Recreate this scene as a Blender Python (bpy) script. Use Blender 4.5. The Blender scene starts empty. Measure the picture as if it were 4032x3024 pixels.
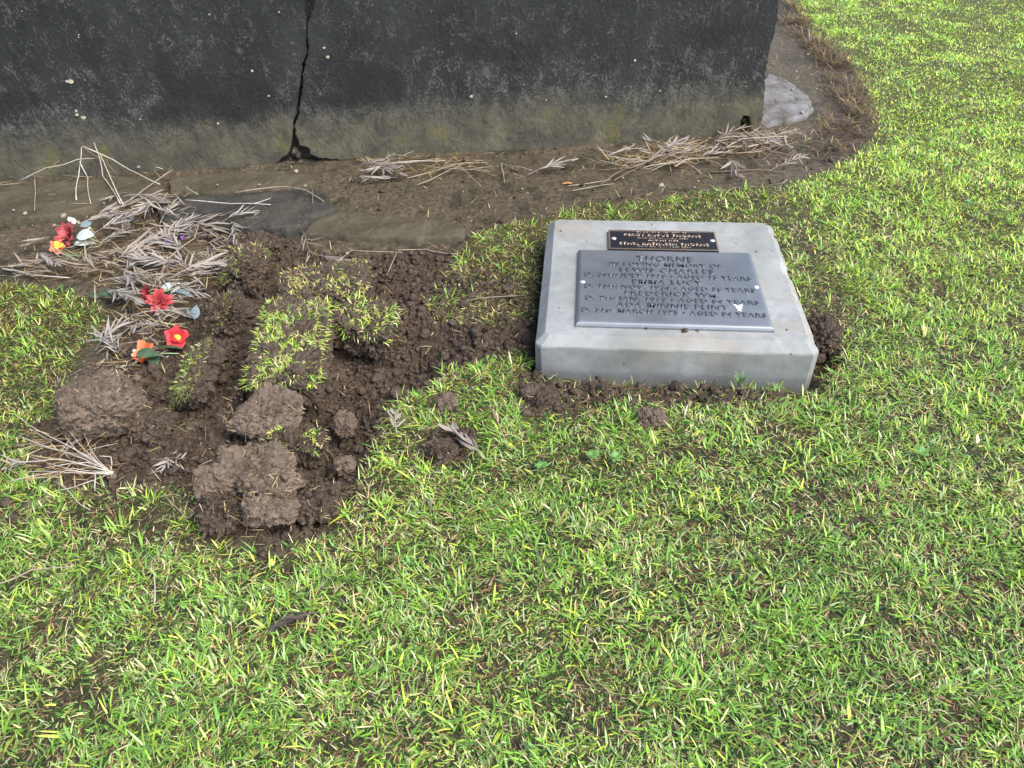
import bpy, bmesh, math, random
import numpy as np
from mathutils import Vector, Matrix, Euler

# ------------------------------------------------------------------ camera
F, CAMH, S = 769.0, 1.3, 1024/2212.0
_d = np.array([0.025, .777, .629]); _d /= np.linalg.norm(_d)
_fw = np.array([0, 0, 1.]) - _d[2]*_d; _fw /= np.linalg.norm(_fw)
_rt = np.array([1., 0, 0]) - _d[0]*_d; _rt -= _rt.dot(_fw)*_fw; _rt /= np.linalg.norm(_rt)
RC = np.array([_rt, _fw, -_d])                    # world = RC @ camera(x right, y down, z forward)
scene = bpy.context.scene
COL = scene.collection
cd = bpy.data.cameras.new('camera'); cd.sensor_width = 36; cd.lens = F/1024*36
cd.clip_start = .05; cd.clip_end = 500
cam = bpy.data.objects.new('camera', cd); COL.objects.link(cam)
_r, _u, _b = RC @ [1, 0, 0], RC @ [0, -1, 0], RC @ [0, 0, -1]
cam.matrix_world = Matrix(((_r[0], _u[0], _b[0], 0), (_r[1], _u[1], _b[1], 0), (_r[2], _u[2], _b[2], CAMH), (0, 0, 0, 1)))
scene.camera = cam

# ------------------------------------------------------------------ light
SUN_EL, SUN_AZ = math.radians(52), math.radians(125)      # azimuth clockwise from +Y
w = bpy.data.worlds.new('World'); scene.world = w; w.use_nodes = True
wn = w.node_tree
sky = wn.nodes.new('ShaderNodeTexSky'); sky.sky_type = 'NISHITA'; sky.sun_disc = False
sky.sun_elevation = SUN_EL; sky.sun_rotation = SUN_AZ
sky.air_density = 1.0; sky.dust_density = 3.0; sky.ozone_density = 1.0
bg = wn.nodes['Background']; bg.inputs[1].default_value = 0.15
wn.links.new(sky.outputs[0], bg.inputs[0])
sd = bpy.data.lights.new('sun', 'SUN'); sd.energy = 1.4; sd.angle = math.radians(30); sd.color = (1, .975, .93)
sun = bpy.data.objects.new('sun', sd); COL.objects.link(sun)
_sv = Vector((math.sin(SUN_AZ)*math.cos(SUN_EL), math.cos(SUN_AZ)*math.cos(SUN_EL), math.sin(SUN_EL)))
sun.rotation_euler = _sv.to_track_quat('Z', 'Y').to_euler()
sun.location = (4, -3, 6)
vs = scene.view_settings
vs.view_transform = 'Standard'; vs.look = 'None'; vs.exposure = 1.22; vs.gamma = 1; vs.use_curve_mapping = False

# ------------------------------------------------------------------ pixel -> place (2212 px wide frame)
def ray(x, y): return RC @ np.array([(x*S-512)/F, (y*S-384)/F, 1.])
def P(x, y, z=0.):
    r = ray(x, y); t = (z-CAMH)/r[2]; return np.array([0, 0, CAMH]) + t*r
WL, WR = P(0, 393)[:2], P(1645, 290)[:2]
WD = (WR-WL)/np.linalg.norm(WR-WL); WN = np.array([WD[1], -WD[0]])   # along, towards the camera
def onwall(x, y, off=0.):
    r = ray(x, y); o = np.array([0, 0]) - (WL + WN*off)
    t = -(o @ WN)/(r[:2] @ WN); p = np.array([0, 0, CAMH]) + t*r
    return (p[:2]-WL) @ WD, p[2], p
Z1 = lambda x, y: ((2050+x*1300/2212)/4032*2212, (800+y*1300/2212)/4032*2212)
Z2 = lambda x, y: ((2350+x*500/2212)/4032*2212, (880+y*500/2212)/4032*2212)
Z8 = lambda x, y: ((900+x/1.36)/4032*2212, (y/1.36)/4032*2212)

# ------------------------------------------------------------------ numpy noise
def _hash(ix, iy, iz, seed):
    h = (ix*374761393 + iy*668265263 + iz*2147483647 + seed*1274126177) & 0xffffffff
    h = ((h ^ (h >> 13))*1274126177) & 0xffffffff
    h = ((h ^ (h >> 16))*2246822519) & 0xffffffff
    return ((h ^ (h >> 15)) & 0xffffff)/float(0xffffff)
def vnoise(p, seed=0):
    p = np.asarray(p, float)
    if p.shape[1] == 2: p = np.c_[p, np.full(len(p), .37)]
    i = np.floor(p).astype(np.int64); f = p-i; f = f*f*f*(f*(f*6-15)+10)
    r = np.zeros(len(p))
    for a in (0, 1):
        for b in (0, 1):
            for c in (0, 1):
                wgt = (f[:, 0] if a else 1-f[:, 0])*(f[:, 1] if b else 1-f[:, 1])*(f[:, 2] if c else 1-f[:, 2])
                r += wgt*_hash(i[:, 0]+a, i[:, 1]+b, i[:, 2]+c, seed)
    return r*2-1
def fbm(p, scale, octv=3, seed=0, gain=.5):
    p = np.asarray(p, float)*scale; r = 0; a = 1; t = 0
    for k in range(octv):
        r = r + a*vnoise(p*2.03**k + 17.1*k, seed+k*7); t += a; a *= gain
    return r/t
def sstep(a, b, x):
    t = np.clip((x-a)/(b-a), 0, 1); return t*t*(3-2*t)
def inpoly(pts, poly):
    x, y = pts[:, 0], pts[:, 1]; r = np.zeros(len(pts), bool); n = len(poly)
    for i in range(n):
        (x0, y0), (x1, y1) = poly[i], poly[i-1]
        c = ((y0 > y) != (y1 > y)); 
        with np.errstate(divide='ignore', invalid='ignore'):
            r ^= c & (x < (x1-x0)*(y-y0)/(y1-y0+1e-12)+x0)
    return r

# ------------------------------------------------------------------ ground masks
GX0, GX1, GY0, GY1, GR = -3.4, 4.6, -.2, 6.6, .01
gx = np.arange(GX0, GX1, GR); gy = np.arange(GY0, GY1, GR)
GP = np.stack(np.meshgrid(gx, gy), -1).reshape(-1, 2)
GPJ = GP + .022*np.c_[fbm(GP, 14, 3, 5), fbm(GP, 14, 3, 9)]          # ragged borders
def blur(a, r):
    k = np.exp(-.5*(np.arange(-3*r, 3*r+1)/r)**2); k /= k.sum()
    a = np.apply_along_axis(lambda v: np.convolve(np.pad(v, 3*r, mode='edge'), k, 'valid'), 0, a)
    return np.apply_along_axis(lambda v: np.convolve(np.pad(v, 3*r, mode='edge'), k, 'valid'), 1, a)
def mask(polys, r=1, jit=True):
    m = np.zeros(len(GP), bool)
    for q in polys: m |= inpoly(GPJ if jit else GP, [P(*p)[:2] for p in q])
    m = m.reshape(len(gy), len(gx)).astype(float)
    return blur(m, r) if r else m
def samp(m, xy):
    fx = np.clip((xy[:, 0]-GX0)/GR, 0, len(gx)-1.01); fy = np.clip((xy[:, 1]-GY0)/GR, 0, len(gy)-1.01)
    i = fx.astype(int); j = fy.astype(int); a = fx-i; b = fy-j
    return m[j, i]*(1-a)*(1-b)+m[j, i+1]*a*(1-b)+m[j+1, i]*(1-a)*b+m[j+1, i+1]*a*b
bare = [(-900, 420), (0, 340), (1640, 240), (1655, 120), (1600, -40), (1690, -30), (1718, 10), (1765, 80), (1850, 145), (1872, 200), (1900, 290), (1850, 340),
        (1780, 378), (1700, 398), (1560, 412), (1400, 432), (1250, 442), (1190, 466), (1120, 478), (1050, 500), (985, 545), (955, 600), (930, 640), (950, 690),
        (1100, 690), (1168, 690), (1168, 745), (1080, 765), (1010, 795), (950, 790), (900, 828), (842, 870), (815, 920), (798, 980), (768, 1050), (740, 1110),
        (725, 1165), (640, 1185), (520, 1195), (445, 1160), (430, 1090), (395, 1048), (300, 1040), (160, 1062), (90, 1050), (40, 1010), (80, 930), (125, 870),
        (150, 800), (205, 735), (225, 690), (195, 645), (90, 628), (0, 612), (-900, 640)]
dug = [(470, 480), (700, 540), (1000, 545), (1090, 600), (1168, 690), (1165, 750), (1000, 800), (842, 870), (798, 980), (735, 1120), (640, 1180), (440, 1160),
       (400, 1050), (150, 1060), (60, 1000), (140, 900), (250, 780), (300, 700), (430, 650)]
aprons = [[(1115, 800), (1230, 815), (1760, 838), (1800, 790), (1830, 740), (1800, 680), (1740, 670), (1770, 800), (1790, 855), (1560, 880), (1330, 858), (1220, 905), (1140, 900), (1110, 850)],
          [(1365, 878), (1445, 882), (1440, 930), (1380, 925)], [(930, 850), (990, 850), (985, 885), (935, 885)], [(910, 930), (1030, 925), (1010, 1015), (915, 1015)],
          [(150, 870), (90, 960), (60, 930)], [(0, 1075), (60, 1080), (50, 1130), (0, 1130)]]
M_BARE = mask([bare]); M_DUG = mask([dug], 2); M_APR = mask(aprons)
BC, BYAW = np.array([.470, 1.973]), math.radians(-6.0)
BW, BD, CH, BT, BZ1 = .6926, .6651, .024, .108, .084
_bu, _bv = np.array([math.cos(BYAW), math.sin(BYAW)]), np.array([-math.sin(BYAW), math.cos(BYAW)])
_bl = np.abs((GP-BC) @ _bu)-BW/2-CH; _bm = np.abs((GP-BC) @ _bv)-BD/2-CH
_bd = np.maximum(_bl, _bm).reshape(len(gy), len(gx))
M_BLK = blur((_bd < .006).astype(float), 1)
M_GAP = blur((_bd < .026).astype(float), 1)
M_HOLE = mask([[(610, 850), (720, 840), (790, 900), (770, 990), (690, 1000), (650, 940)], [(715, 720), (860, 720), (1000, 720), (900, 820), (760, 850), (710, 820)]], 4)
M_DUGS = blur(M_DUG, 6)
M_HOLE2 = mask([[(1745, 745), (1800, 735), (1815, 790), (1770, 805)]], 1)
M_WALLB = mask([[(1100, 790), (1240, 815), (1240, 900), (1120, 905)]], 3)
M_STRAW = mask([[(940, 560), (1190, 440), (1700, 395), (1740, 480), (1190, 470), (1170, 720), (960, 720)], [(110, 1050), (430, 1050), (430, 1170), (100, 1150)],
                [(760, 1040), (900, 900), (860, 1150), (620, 1230)], [(1680, 470), (1760, 470), (1850, 720), (1770, 690)]], 4)
M_LEFT = mask([[(-900, 640), (0, 612), (225, 690), (160, 800), (60, 960), (-900, 1300)]], 6)
M_THIN = mask([[(x-w_, y-h_), (x+w_, y-h_*.6), (x+w_*.8, y+h_), (x-w_*.9, y+h_*.8)] for x, y, w_, h_ in [(960, 1425, 28, 16), (1930, 1585, 34, 22), (1500, 1590, 26, 16), (385, 1630, 40, 22), (1640, 1290, 50, 26), (650, 1345, 60, 24),
    (1480, 985, 60, 24), (1250, 1185, 30, 22), (600, 1235, 60, 30), (1560, 1120, 36, 18), (1700, 940, 80, 26), (220, 1460, 26, 14), (1900, 700, 30, 14), (850, 1250, 40, 18), (1330, 1390, 30, 16), (1060, 1245, 34, 18), (300, 1160, 70, 24), (150, 1110, 40, 22), (1850, 1400, 40, 16), (2100, 1250, 40, 16), (1130, 1600, 36, 16), (740, 1440, 30, 18), (1770, 1080, 34, 18), (2030, 930, 26, 12)]], 1)
M_BSOFT = blur(M_BARE, 4)
M_DEAD = mask([[(1690, 0), (1720, 0), (1850, 145), (1900, 290), (1800, 350), (1740, 330), (1800, 230), (1760, 140), (1690, 60)]], 3)
def height(xy):
    xy = np.asarray(xy, float)
    b = samp(M_BARE, xy); dg = samp(M_DUG, xy); ap = samp(M_APR, xy)
    h = .012*fbm(xy, 2.2, 2, 1) + .006*fbm(xy, 9, 2, 2)
    lump = fbm(xy, 17, 3, 3); fine = fbm(xy, 55, 3, 4)
    bil = np.abs(fbm(xy, 30, 2, 6))*2-.5; bil2 = np.abs(vnoise(xy*72, 15))*2-.6; bil3 = np.abs(vnoise(xy*120+5, 16))*2-.6
    crumb = np.maximum(np.maximum(dg, ap*.8), .45*samp(M_DEAD, xy))
    h = h*(1-b) + b*(.006*fbm(xy, 8, 3, 8)+.0035*fine+.002*bil2+.003*bil*(fbm(xy, 4, 2, 18) > .05))
    h += crumb*(.016*lump+.004*fine+.013*bil+.0075*bil2+.003*bil3-.003)
    h -= .018*samp(M_DUGS, xy)
    h -= .06*samp(M_HOLE, xy) + .06*samp(M_HOLE2, xy)
    h -= .02*samp(M_GAP, xy)+.05*samp(M_BLK, xy)
    h += .012*samp(M_WALLB, xy)
    return h
def H1(x, y): return float(height(np.array([[x, y]]))[0])
def G(px, py, dz=0.):
    p = P(px, py)
    for _ in range(3): p = P(px, py, H1(p[0], p[1])+dz)
    return p

# ------------------------------------------------------------------ materials
class NT:
    def __init__(s, name):
        s.m = bpy.data.materials.new(name); s.m.use_nodes = True; s.t = s.m.node_tree; s.bs = s.t.nodes['Principled BSDF']; s.out = s.t.nodes['Material Output']
        s._tc = None
    def n(s, ty, **kw):
        o = s.t.nodes.new(ty)
        for k, v in kw.items(): setattr(o, k, v)
        return o
    def set(s, sock, v):
        if isinstance(v, bpy.types.NodeSocket): s.t.links.new(v, sock)
        elif isinstance(v, (tuple, list)) and len(v) == 3 and sock.type == 'RGBA': sock.default_value = (*v, 1)
        else: sock.default_value = v
    def co(s, sc=(1, 1, 1), kind='Object'):
        if not s._tc: s._tc = s.n('ShaderNodeTexCoord')
        mp = s.n('ShaderNodeMapping'); s.t.links.new(s._tc.outputs[kind], mp.inputs[0]); mp.inputs[3].default_value = sc; return mp.outputs[0]
    def noise(s, scale, detail=3, rough=.55, vec=None, dist=0):
        o = s.n('ShaderNodeTexNoise'); o.inputs['Scale'].default_value = scale; o.inputs['Detail'].default_value = detail
        o.inputs['Roughness'].default_value = rough; o.inputs['Distortion'].default_value = dist; s.set(o.inputs['Vector'], vec or s.co()); return o.outputs[0]
    def voro(s, scale, vec=None, feature='F1'):
        o = s.n('ShaderNodeTexVoronoi', feature=feature); o.inputs['Scale'].default_value = scale; s.set(o.inputs['Vector'], vec or s.co()); return o
    def ramp(s, fac, stops):
        o = s.n('ShaderNodeValToRGB'); e = o.color_ramp.elements
        while len(e) < len(stops): e.new(.5)
        for k, (p, c) in zip(e, stops): k.position = p; k.color = (*c, 1) if isinstance(c, (tuple, list)) else (c, c, c, 1)
        s.set(o.inputs[0], fac); return o.outputs[0]
    def mix(s, fac, a, b, bt='MIX'):
        o = s.n('ShaderNodeMix', data_type='RGBA', blend_type=bt); s.set(o.inputs[0], fac); s.set(o.inputs[6], a); s.set(o.inputs[7], b); return o.outputs[2]
    def math(s, op, a, b=0., clamp=False):
        o = s.n('ShaderNodeMath', operation=op, use_clamp=clamp); s.set(o.inputs[0], a); s.set(o.inputs[1], b); return o.outputs[0]
    def bump(s, hgt, strength=.5, dist=.01, prev=None):
        o = s.n('ShaderNodeBump'); o.inputs['Strength'].default_value = strength; o.inputs['Distance'].default_value = dist
        s.set(o.inputs['Height'], hgt)
        if prev: s.set(o.inputs['Normal'], prev)
        return o.outputs[0]
    def done(s, color=None, rough=None, normal=None, **kw):
        if color is not None: s.set(s.bs.inputs['Base Color'], color)
        if rough is not None: s.set(s.bs.inputs['Roughness'], rough)
        if normal is not None: s.set(s.bs.inputs['Normal'], normal)
        for k, v in kw.items(): s.set(s.bs.inputs[k.replace('_', ' ')], v)
        return s.m
def sl(r, g, b):                                                    # srgb 0-255 -> linear
    return tuple(((c/255)/12.92 if c/255 <= .04045 else ((c/255+.055)/1.055)**2.4) for c in (r, g, b))

def soil_mat(name, dark, light, lighter):
    k = NT(name); a = k.noise(22, 4); b = k.noise(140, 4, .65); c = k.noise(6, 2)
    col = k.mix(k.ramp(k.noise(55, 5, .7), [(.38, 0), (.62, 1)]), dark, light)
    col = k.mix(k.math('MULTIPLY', k.ramp(b, [(.47, 0), (.66, 1)]), k.ramp(c, [(.35, .2), (.65, .9)])), col, lighter)
    nb = k.bump(k.noise(420, 4, .7), .55, .003, k.bump(b, .8, .006))
    return k.done(col, k.ramp(a, [(.3, .75), (.7, .95)]), nb, Specular_IOR_Level=.25)
m_soil = soil_mat('soil', (.044, .031, .022), (.098, .072, .052), (.165, .128, .095))
m_soil2 = soil_mat('soil_dry', (.085, .061, .044), (.18, .136, .1), (.26, .205, .158))

k = NT('ground'); at = k.n('ShaderNodeAttribute', attribute_name='Col')
b = k.noise(150, 4, .65); c = k.noise(30, 4)
col = k.mix(k.ramp(b, [(.3, .0), (.7, 1)]), k.mix(1., at.outputs[0], (.6, .58, .56), 'MULTIPLY'), k.mix(1., at.outputs[0], (1.35, 1.33, 1.3), 'MULTIPLY'))
col = k.mix(k.ramp(k.noise(48, 4, .7), [(.42, 0), (.62, 1)]), k.mix(1., col, (.62, .6, .58), 'MULTIPLY'), k.mix(1., col, (1.18, 1.17, 1.15), 'MULTIPLY'))
m_ground = k.done(col, k.math('SUBTRACT', k.ramp(c, [(.3, .78), (.7, .95)]), k.math('MULTIPLY', at.outputs['Alpha'], .3)),
                  k.bump(k.noise(400, 4, .7), .5, .003, k.bump(b, .7, .006)), Specular_IOR_Level=.3)

k = NT('grass'); at = k.n('ShaderNodeAttribute', attribute_name='Col')
k.done(at.outputs[0], .36, Specular_IOR_Level=.5)
tr = k.n('ShaderNodeBsdfTranslucent'); k.set(tr.inputs[0], k.mix(1., at.outputs[0], (1.25, 1.3, .8), 'MULTIPLY'))
ms = k.n('ShaderNodeMixShader'); ms.inputs[0].default_value = .3
k.t.links.new(k.bs.outputs[0], ms.inputs[1]); k.t.links.new(tr.outputs[0], ms.inputs[2]); k.t.links.new(ms.outputs[0], k.out.inputs[0])
m_grass = k.m

k = NT('weathered_render')                                          # black stained render of the monument
st = k.co((1, 1, .5))
big = k.noise(3.2, 4, .6); mid = k.noise(19, 6, .7, k.co((1, 1, .7)), .6); fin = k.noise(130, 4, .7, k.co((1, 1, .75))); grain = k.noise(420, 3, .7)
sep = k.n('ShaderNodeSeparateXYZ'); k.t.links.new(k.co(), sep.inputs[0]); zz = sep.outputs[2]
zj = k.math('ADD', zz, k.math('MULTIPLY', k.math('SUBTRACT', big, .5), .16))
low = k.ramp(zj, [(.11, 1), (.25, 0)])                              # algae and splash band near the ground
lowmid = k.ramp(zj, [(.14, 1), (.40, 0)])
col = k.mix(k.ramp(k.noise(5, 4, .6, st), [(.3, 0), (.7, 1)]), (.0165, .0178, .0182), (.034, .036, .036))
thr = k.math('ADD', k.math('MULTIPLY', lowmid, .13), k.math('ADD', fin, k.math('MULTIPLY', k.math('SUBTRACT', mid, .5), .9)))
col = k.mix(k.math('MULTIPLY', k.ramp(thr, [(.56, 0), (.76, 1)]), .85), col, (.135, .134, .12))
oliv = k.mix(k.ramp(k.noise(9, 4), [(.35, 0), (.7, 1)]), (.07, .066, .048), (.145, .13, .085))
oliv = k.mix(k.ramp(k.noise(6, 2, .5, k.co((1.2, 1, 1))), [(.6, 0), (.74, 1)]), oliv, (.13, .12, .045))
col = k.mix(k.math('MULTIPLY', low, k.ramp(mid, [(.28, .35), (.55, .95)])), col, oliv)
pale = k.math('SUBTRACT', k.noise(11, 3, .5, k.co((1, 1, .8)), 1.5), .5); pale = k.math('ABSOLUTE', pale)
col = k.mix(k.math('MULTIPLY', k.ramp(pale, [(.0, 1), (.018, 0)]), k.ramp(k.noise(7, 2), [(.6, 0), (.7, .75)])), col, (.17, .17, .15))
red = k.math('MULTIPLY', k.ramp(k.noise(2.1, 2), [(.52, 0), (.6, 1)]), k.ramp(zj, [(.18, 0), (.24, 1), (.42, 1), (.5, 0)]))
col = k.mix(k.math('MULTIPLY', red, .8), col, (.019, .0165, .018))
vo = k.voro(17); sel = k.math('GREATER_THAN', k.n('ShaderNodeSeparateColor').outputs[0], .5)
sc_ = k.n('ShaderNodeSeparateColor'); k.t.links.new(vo.outputs['Color'], sc_.inputs[0])
spot = k.math('MULTIPLY', k.math('LESS_THAN', vo.outputs['Distance'], .085), k.math('GREATER_THAN', sc_.outputs[0], .86))
col = k.mix(spot, col, (.45, .45, .4))
col = k.mix(k.ramp(grain, [(.4, 0), (.75, .35)]), col, k.mix(1., col, (2.0, 2.0, 1.9), 'MULTIPLY'))
m_wall = k.done(col, .82, k.bump(grain, .5, .004, k.bump(k.noise(60, 5, .65, k.co((1, 1, .7))), .8, .01, k.bump(mid, .5, .012))), Specular_IOR_Level=.3)

k = NT('broken_core'); a = k.noise(60, 5, .65)
m_core = k.done(k.ramp(a, [(.3, (.03, .028, .02)), (.7, (.1, .09, .065))]), .9, k.bump(a, 1, .012))

k = NT('concrete'); a = k.noise(5, 4, .6); b = k.noise(34, 4, .6); g = k.noise(260, 3, .7)
col = k.mix(k.ramp(a, [(.32, 0), (.68, 1)]), (.19, .203, .193), (.33, .343, .335))
col = k.mix(k.ramp(b, [(.45, 0), (.72, .6)]), col, (.19, .195, .18))
col = k.mix(k.ramp(k.noise(3.3, 3, .6, k.co((1, 3, 1))), [(.52, 0), (.7, .45)]), col, (.29, .25, .195))
sepb = k.n('ShaderNodeSeparateXYZ'); k.t.links.new(k.co(), sepb.inputs[0])
vs_ = k.voro(26); ss = k.n('ShaderNodeSeparateColor'); k.t.links.new(vs_.outputs['Color'], ss.inputs[0])
pit = k.math('MULTIPLY', k.math('LESS_THAN', vs_.outputs['Distance'], k.math('MULTIPLY', ss.outputs[1], .11)), k.math('GREATER_THAN', ss.outputs[0], .55))
col = k.mix(k.math('MULTIPLY', pit, .8), col, (.075, .066, .055))
sk = k.ramp(k.noise(15, 3, .6, k.co((1, 1, .35))), [(.55, 0), (.75, .5)])
col = k.mix(k.math('MULTIPLY', sk, k.ramp(sepb.outputs[2], [(.06, 1), (.1, 0)])), col, (.15, .15, .135))
mudz = k.ramp(k.math('ADD', sepb.outputs[2], k.math('MULTIPLY', k.math('SUBTRACT', b, .5), .05)), [(-.02, 1), (.012, 0)])
col = k.mix(k.math('MULTIPLY', mudz, .3), col, (.09, .072, .055))
m_conc = k.done(col, .72, k.bump(pit, .6, -.004, k.bump(g, .25, .002, k.bump(b, .25, .004))), Specular_IOR_Level=.35)

k = NT('plaque_metal'); a = k.noise(6, 4, .6); b = k.noise(45, 3, .6, k.co((1, .2, 1)))
col = k.mix(k.ramp(a, [(.3, 0), (.7, 1)]), (.18, .195, .21), (.26, .278, .295))
col = k.mix(k.ramp(b, [(.62, 0), (.8, .45)]), col, (.45, .48, .5))
m_plq = k.done(col, k.ramp(a, [(.3, .36), (.7, .5)]), k.bump(k.noise(220, 3), .08, .001), Metallic=.55)
k = NT('plaque_letters_shaded'); a = k.noise(30, 3)
m_let = k.done(k.mix(k.ramp(a, [(.3, 0), (.7, 1)]), (.085, .095, .11), (.15, .165, .185)), .4, Metallic=.55)  # darker than the plate: colour stands in for shadows at the letter edges
k = NT('bronze'); m_brz = k.done(k.mix(k.noise(60, 3), (.42, .29, .2), (.66, .52, .4)), .36, Metallic=.85)
k = NT('dulled_bronze'); m_brz2 = k.done(k.ramp(k.noise(26, 3, .6), [(.4, (.12, .1, .085)), (.6, (.5, .4, .3))]), .4, Metallic=.8)
k = NT('black_enamel'); m_blk = k.done(k.mix(k.noise(80, 3), (.008, .009, .012), (.02, .022, .028)), .4)
k = NT('steel_screw'); m_scr = k.done((.75, .76, .76), .4, Metallic=.6)
k = NT('paint_mark'); m_mark = k.done(k.mix(k.noise(90, 2), (.5, .55, .55), (.7, .74, .72)), .6)
k = NT('verdigris'); m_verd = k.done(k.mix(k.noise(200, 2), (.1, .3, .27), (.4, .55, .52)), .6)

def stone_mat(name, d, l, hl):
    k = NT(name); a = k.noise(9, 5, .65); b = k.noise(90, 4, .7)
    col = k.mix(k.ramp(a, [(.35, 0), (.65, 1)]), d, l); col = k.mix(k.ramp(b, [(.56, 0), (.74, .9)]), col, hl)
    return k.done(col, .85, k.bump(b, .7, .005, k.bump(a, .6, .012)), Specular_IOR_Level=.3)
m_foot = stone_mat('dark_footing_stone', (.022, .022, .019), (.06, .056, .044), (.14, .138, .12))
m_footm = stone_mat('muddy_footing_stone', (.048, .042, .026), (.095, .08, .05), (.14, .125, .09))
m_footg = stone_mat('grey_slab_stone', (.09, .08, .066), (.22, .22, .222), (.1, .085, .07))
m_peb = stone_mat('cream_pebble', (.36, .31, .22), (.5, .46, .36), (.6, .57, .5))

def leaf_mat(name, c0, c1, back, tr=0.):
    k = NT(name); oi = k.n('ShaderNodeObjectInfo'); nz = k.noise(70, 3)
    col = k.mix(oi.outputs['Random'], c0, c1); col = k.mix(k.ramp(nz, [(.35, 0), (.75, .55)]), col, k.mix(1., col, (.55, .52, .5), 'MULTIPLY'))
    ge = k.n('ShaderNodeNewGeometry'); col = k.mix(ge.outputs['Backfacing'], col, back)
    return k.done(col, .6, k.bump(k.noise(160, 2), .4, .002))
m_leafg = leaf_mat('dry_leaf_grey', (.13, .108, .088), (.25, .22, .185), (.29, .26, .23))
m_leafb = leaf_mat('dry_leaf_brown', (.1, .072, .05), (.23, .175, .125), (.27, .225, .175))
m_leafs = leaf_mat('dry_leaf_silver', (.36, .33, .3), (.5, .465, .43), (.27, .23, .19))
m_leafd = leaf_mat('dead_leaf_dark', (.06, .045, .035), (.08, .06, .048), (.07, .055, .045))
m_leafo = leaf_mat('dead_leaf_orange', (.4, .2, .08), (.45, .24, .1), (.4, .25, .12))
def twig_mat(name, c0, c1):
    k = NT(name); oi = k.n('ShaderNodeObjectInfo')
    col = k.mix(oi.outputs['Random'], c0, c1); col = k.mix(k.ramp(k.noise(60, 3), [(.4, 0), (.75, .7)]), col, k.mix(1., col, (.5, .46, .42), 'MULTIPLY'))
    return k.done(col, .65)
m_twig = twig_mat('dry_stalk', (.26, .205, .14), (.44, .37, .275)); m_twigw = twig_mat('bleached_stalk', (.42, .375, .31), (.58, .53, .46))
m_twigd = twig_mat('brown_stalk', (.16, .11, .07), (.28, .21, .14))
def petal_mat(name, a, b_):
    k = NT(name); n = k.noise(40, 3); 
    k.done(k.mix(k.ramp(n, [(.3, 0), (.7, 1)]), a, b_), .6, k.bump(k.noise(250, 2), .3, .001))
    return k.m
m_red = petal_mat('fabric_red', (.36, .012, .02), (.52, .03, .035)); m_dred = petal_mat('fabric_dark_red', (.2, .012, .014), (.4, .045, .045))
m_fred = petal_mat('fabric_faded_red', (.25, .02, .025), (.42, .08, .08))
m_or = petal_mat('fabric_orange', (.62, .11, .04), (.75, .2, .07)); m_yel = petal_mat('fabric_yellow', (.75, .36, .04), (.8, .5, .08))
m_pur = petal_mat('fabric_purple', (.12, .04, .2), (.22, .1, .32)); m_white = petal_mat('fabric_white', (.55, .56, .52), (.7, .71, .67))
m_pale = petal_mat('fabric_pale_leaf', (.36, .42, .37), (.52, .57, .52)); m_gl = petal_mat('fabric_green_leaf', (.03, .06, .03), (.07, .12, .055))
m_blue = petal_mat('fabric_blue_leaf', (.09, .14, .16), (.17, .23, .25)); m_stem = petal_mat('plastic_stem', (.22, .36, .15), (.36, .5, .24))
m_weed = petal_mat('weed_leaf', (.08, .2, .04), (.15, .3, .07))

# ------------------------------------------------------------------ object helpers
def link(o, parent=None):
    COL.objects.link(o)
    if parent is not None: o.parent = parent
    return o
def tag(o, label, cat, group=None, kind=None):
    o['label'] = label; o['category'] = cat
    if group: o['group'] = group
    if kind: o['kind'] = kind
    return o
def empty(name, loc, rot=(0, 0, 0), label=None, cat=None, group=None):
    o = bpy.data.objects.new(name, None); o.empty_display_size = .02; o.location = loc; o.rotation_euler = rot; link(o)
    if label: tag(o, label, cat, group)
    return o
def mesh_np(name, v, faces, mat=None, smooth=True, cols=None):
    """v (n,3), faces = list of int arrays (m,3)/(m,4)"""
    me = bpy.data.meshes.new(name); v = np.asarray(v, np.float32)
    tot = sum(f.size for f in faces); nf = sum(len(f) for f in faces)
    me.vertices.add(len(v)); me.vertices.foreach_set('co', v.ravel())
    me.loops.add(tot); me.polygons.add(nf)
    me.loops.foreach_set('vertex_index', np.concatenate([f.ravel() for f in faces]).astype(np.int32))
    tt = np.concatenate([np.full(len(f), f.shape[1]) for f in faces]); ls = np.concatenate([[0], np.cumsum(tt)[:-1]])
    me.polygons.foreach_set('loop_start', ls.astype(np.int32))
    me.polygons.foreach_set('use_smooth', np.full(nf, smooth))
    if cols is not None:
        ca = me.color_attributes.new('Col', 'FLOAT_COLOR', 'POINT'); ca.data.foreach_set('color', np.asarray(cols, np.float32).ravel())
    me.update(calc_edges=True); me.validate()
    if mat: me.materials.append(mat)
    return me
def ob(name, me, parent=None, loc=(0, 0, 0), rot=(0, 0, 0), mat=None):
    if mat: me.materials.append(mat)
    o = bpy.data.objects.new(name, me); o.location = loc; o.rotation_euler = rot; return link(o, parent)
def bm_mesh(name, bm, mat, smooth=False):
    me = bpy.data.meshes.new(name); bm.normal_update(); bm.to_mesh(me); bm.free()
    if smooth: me.polygons.foreach_set('use_smooth', np.ones(len(me.polygons), bool))
    me.materials.append(mat); return me
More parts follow.
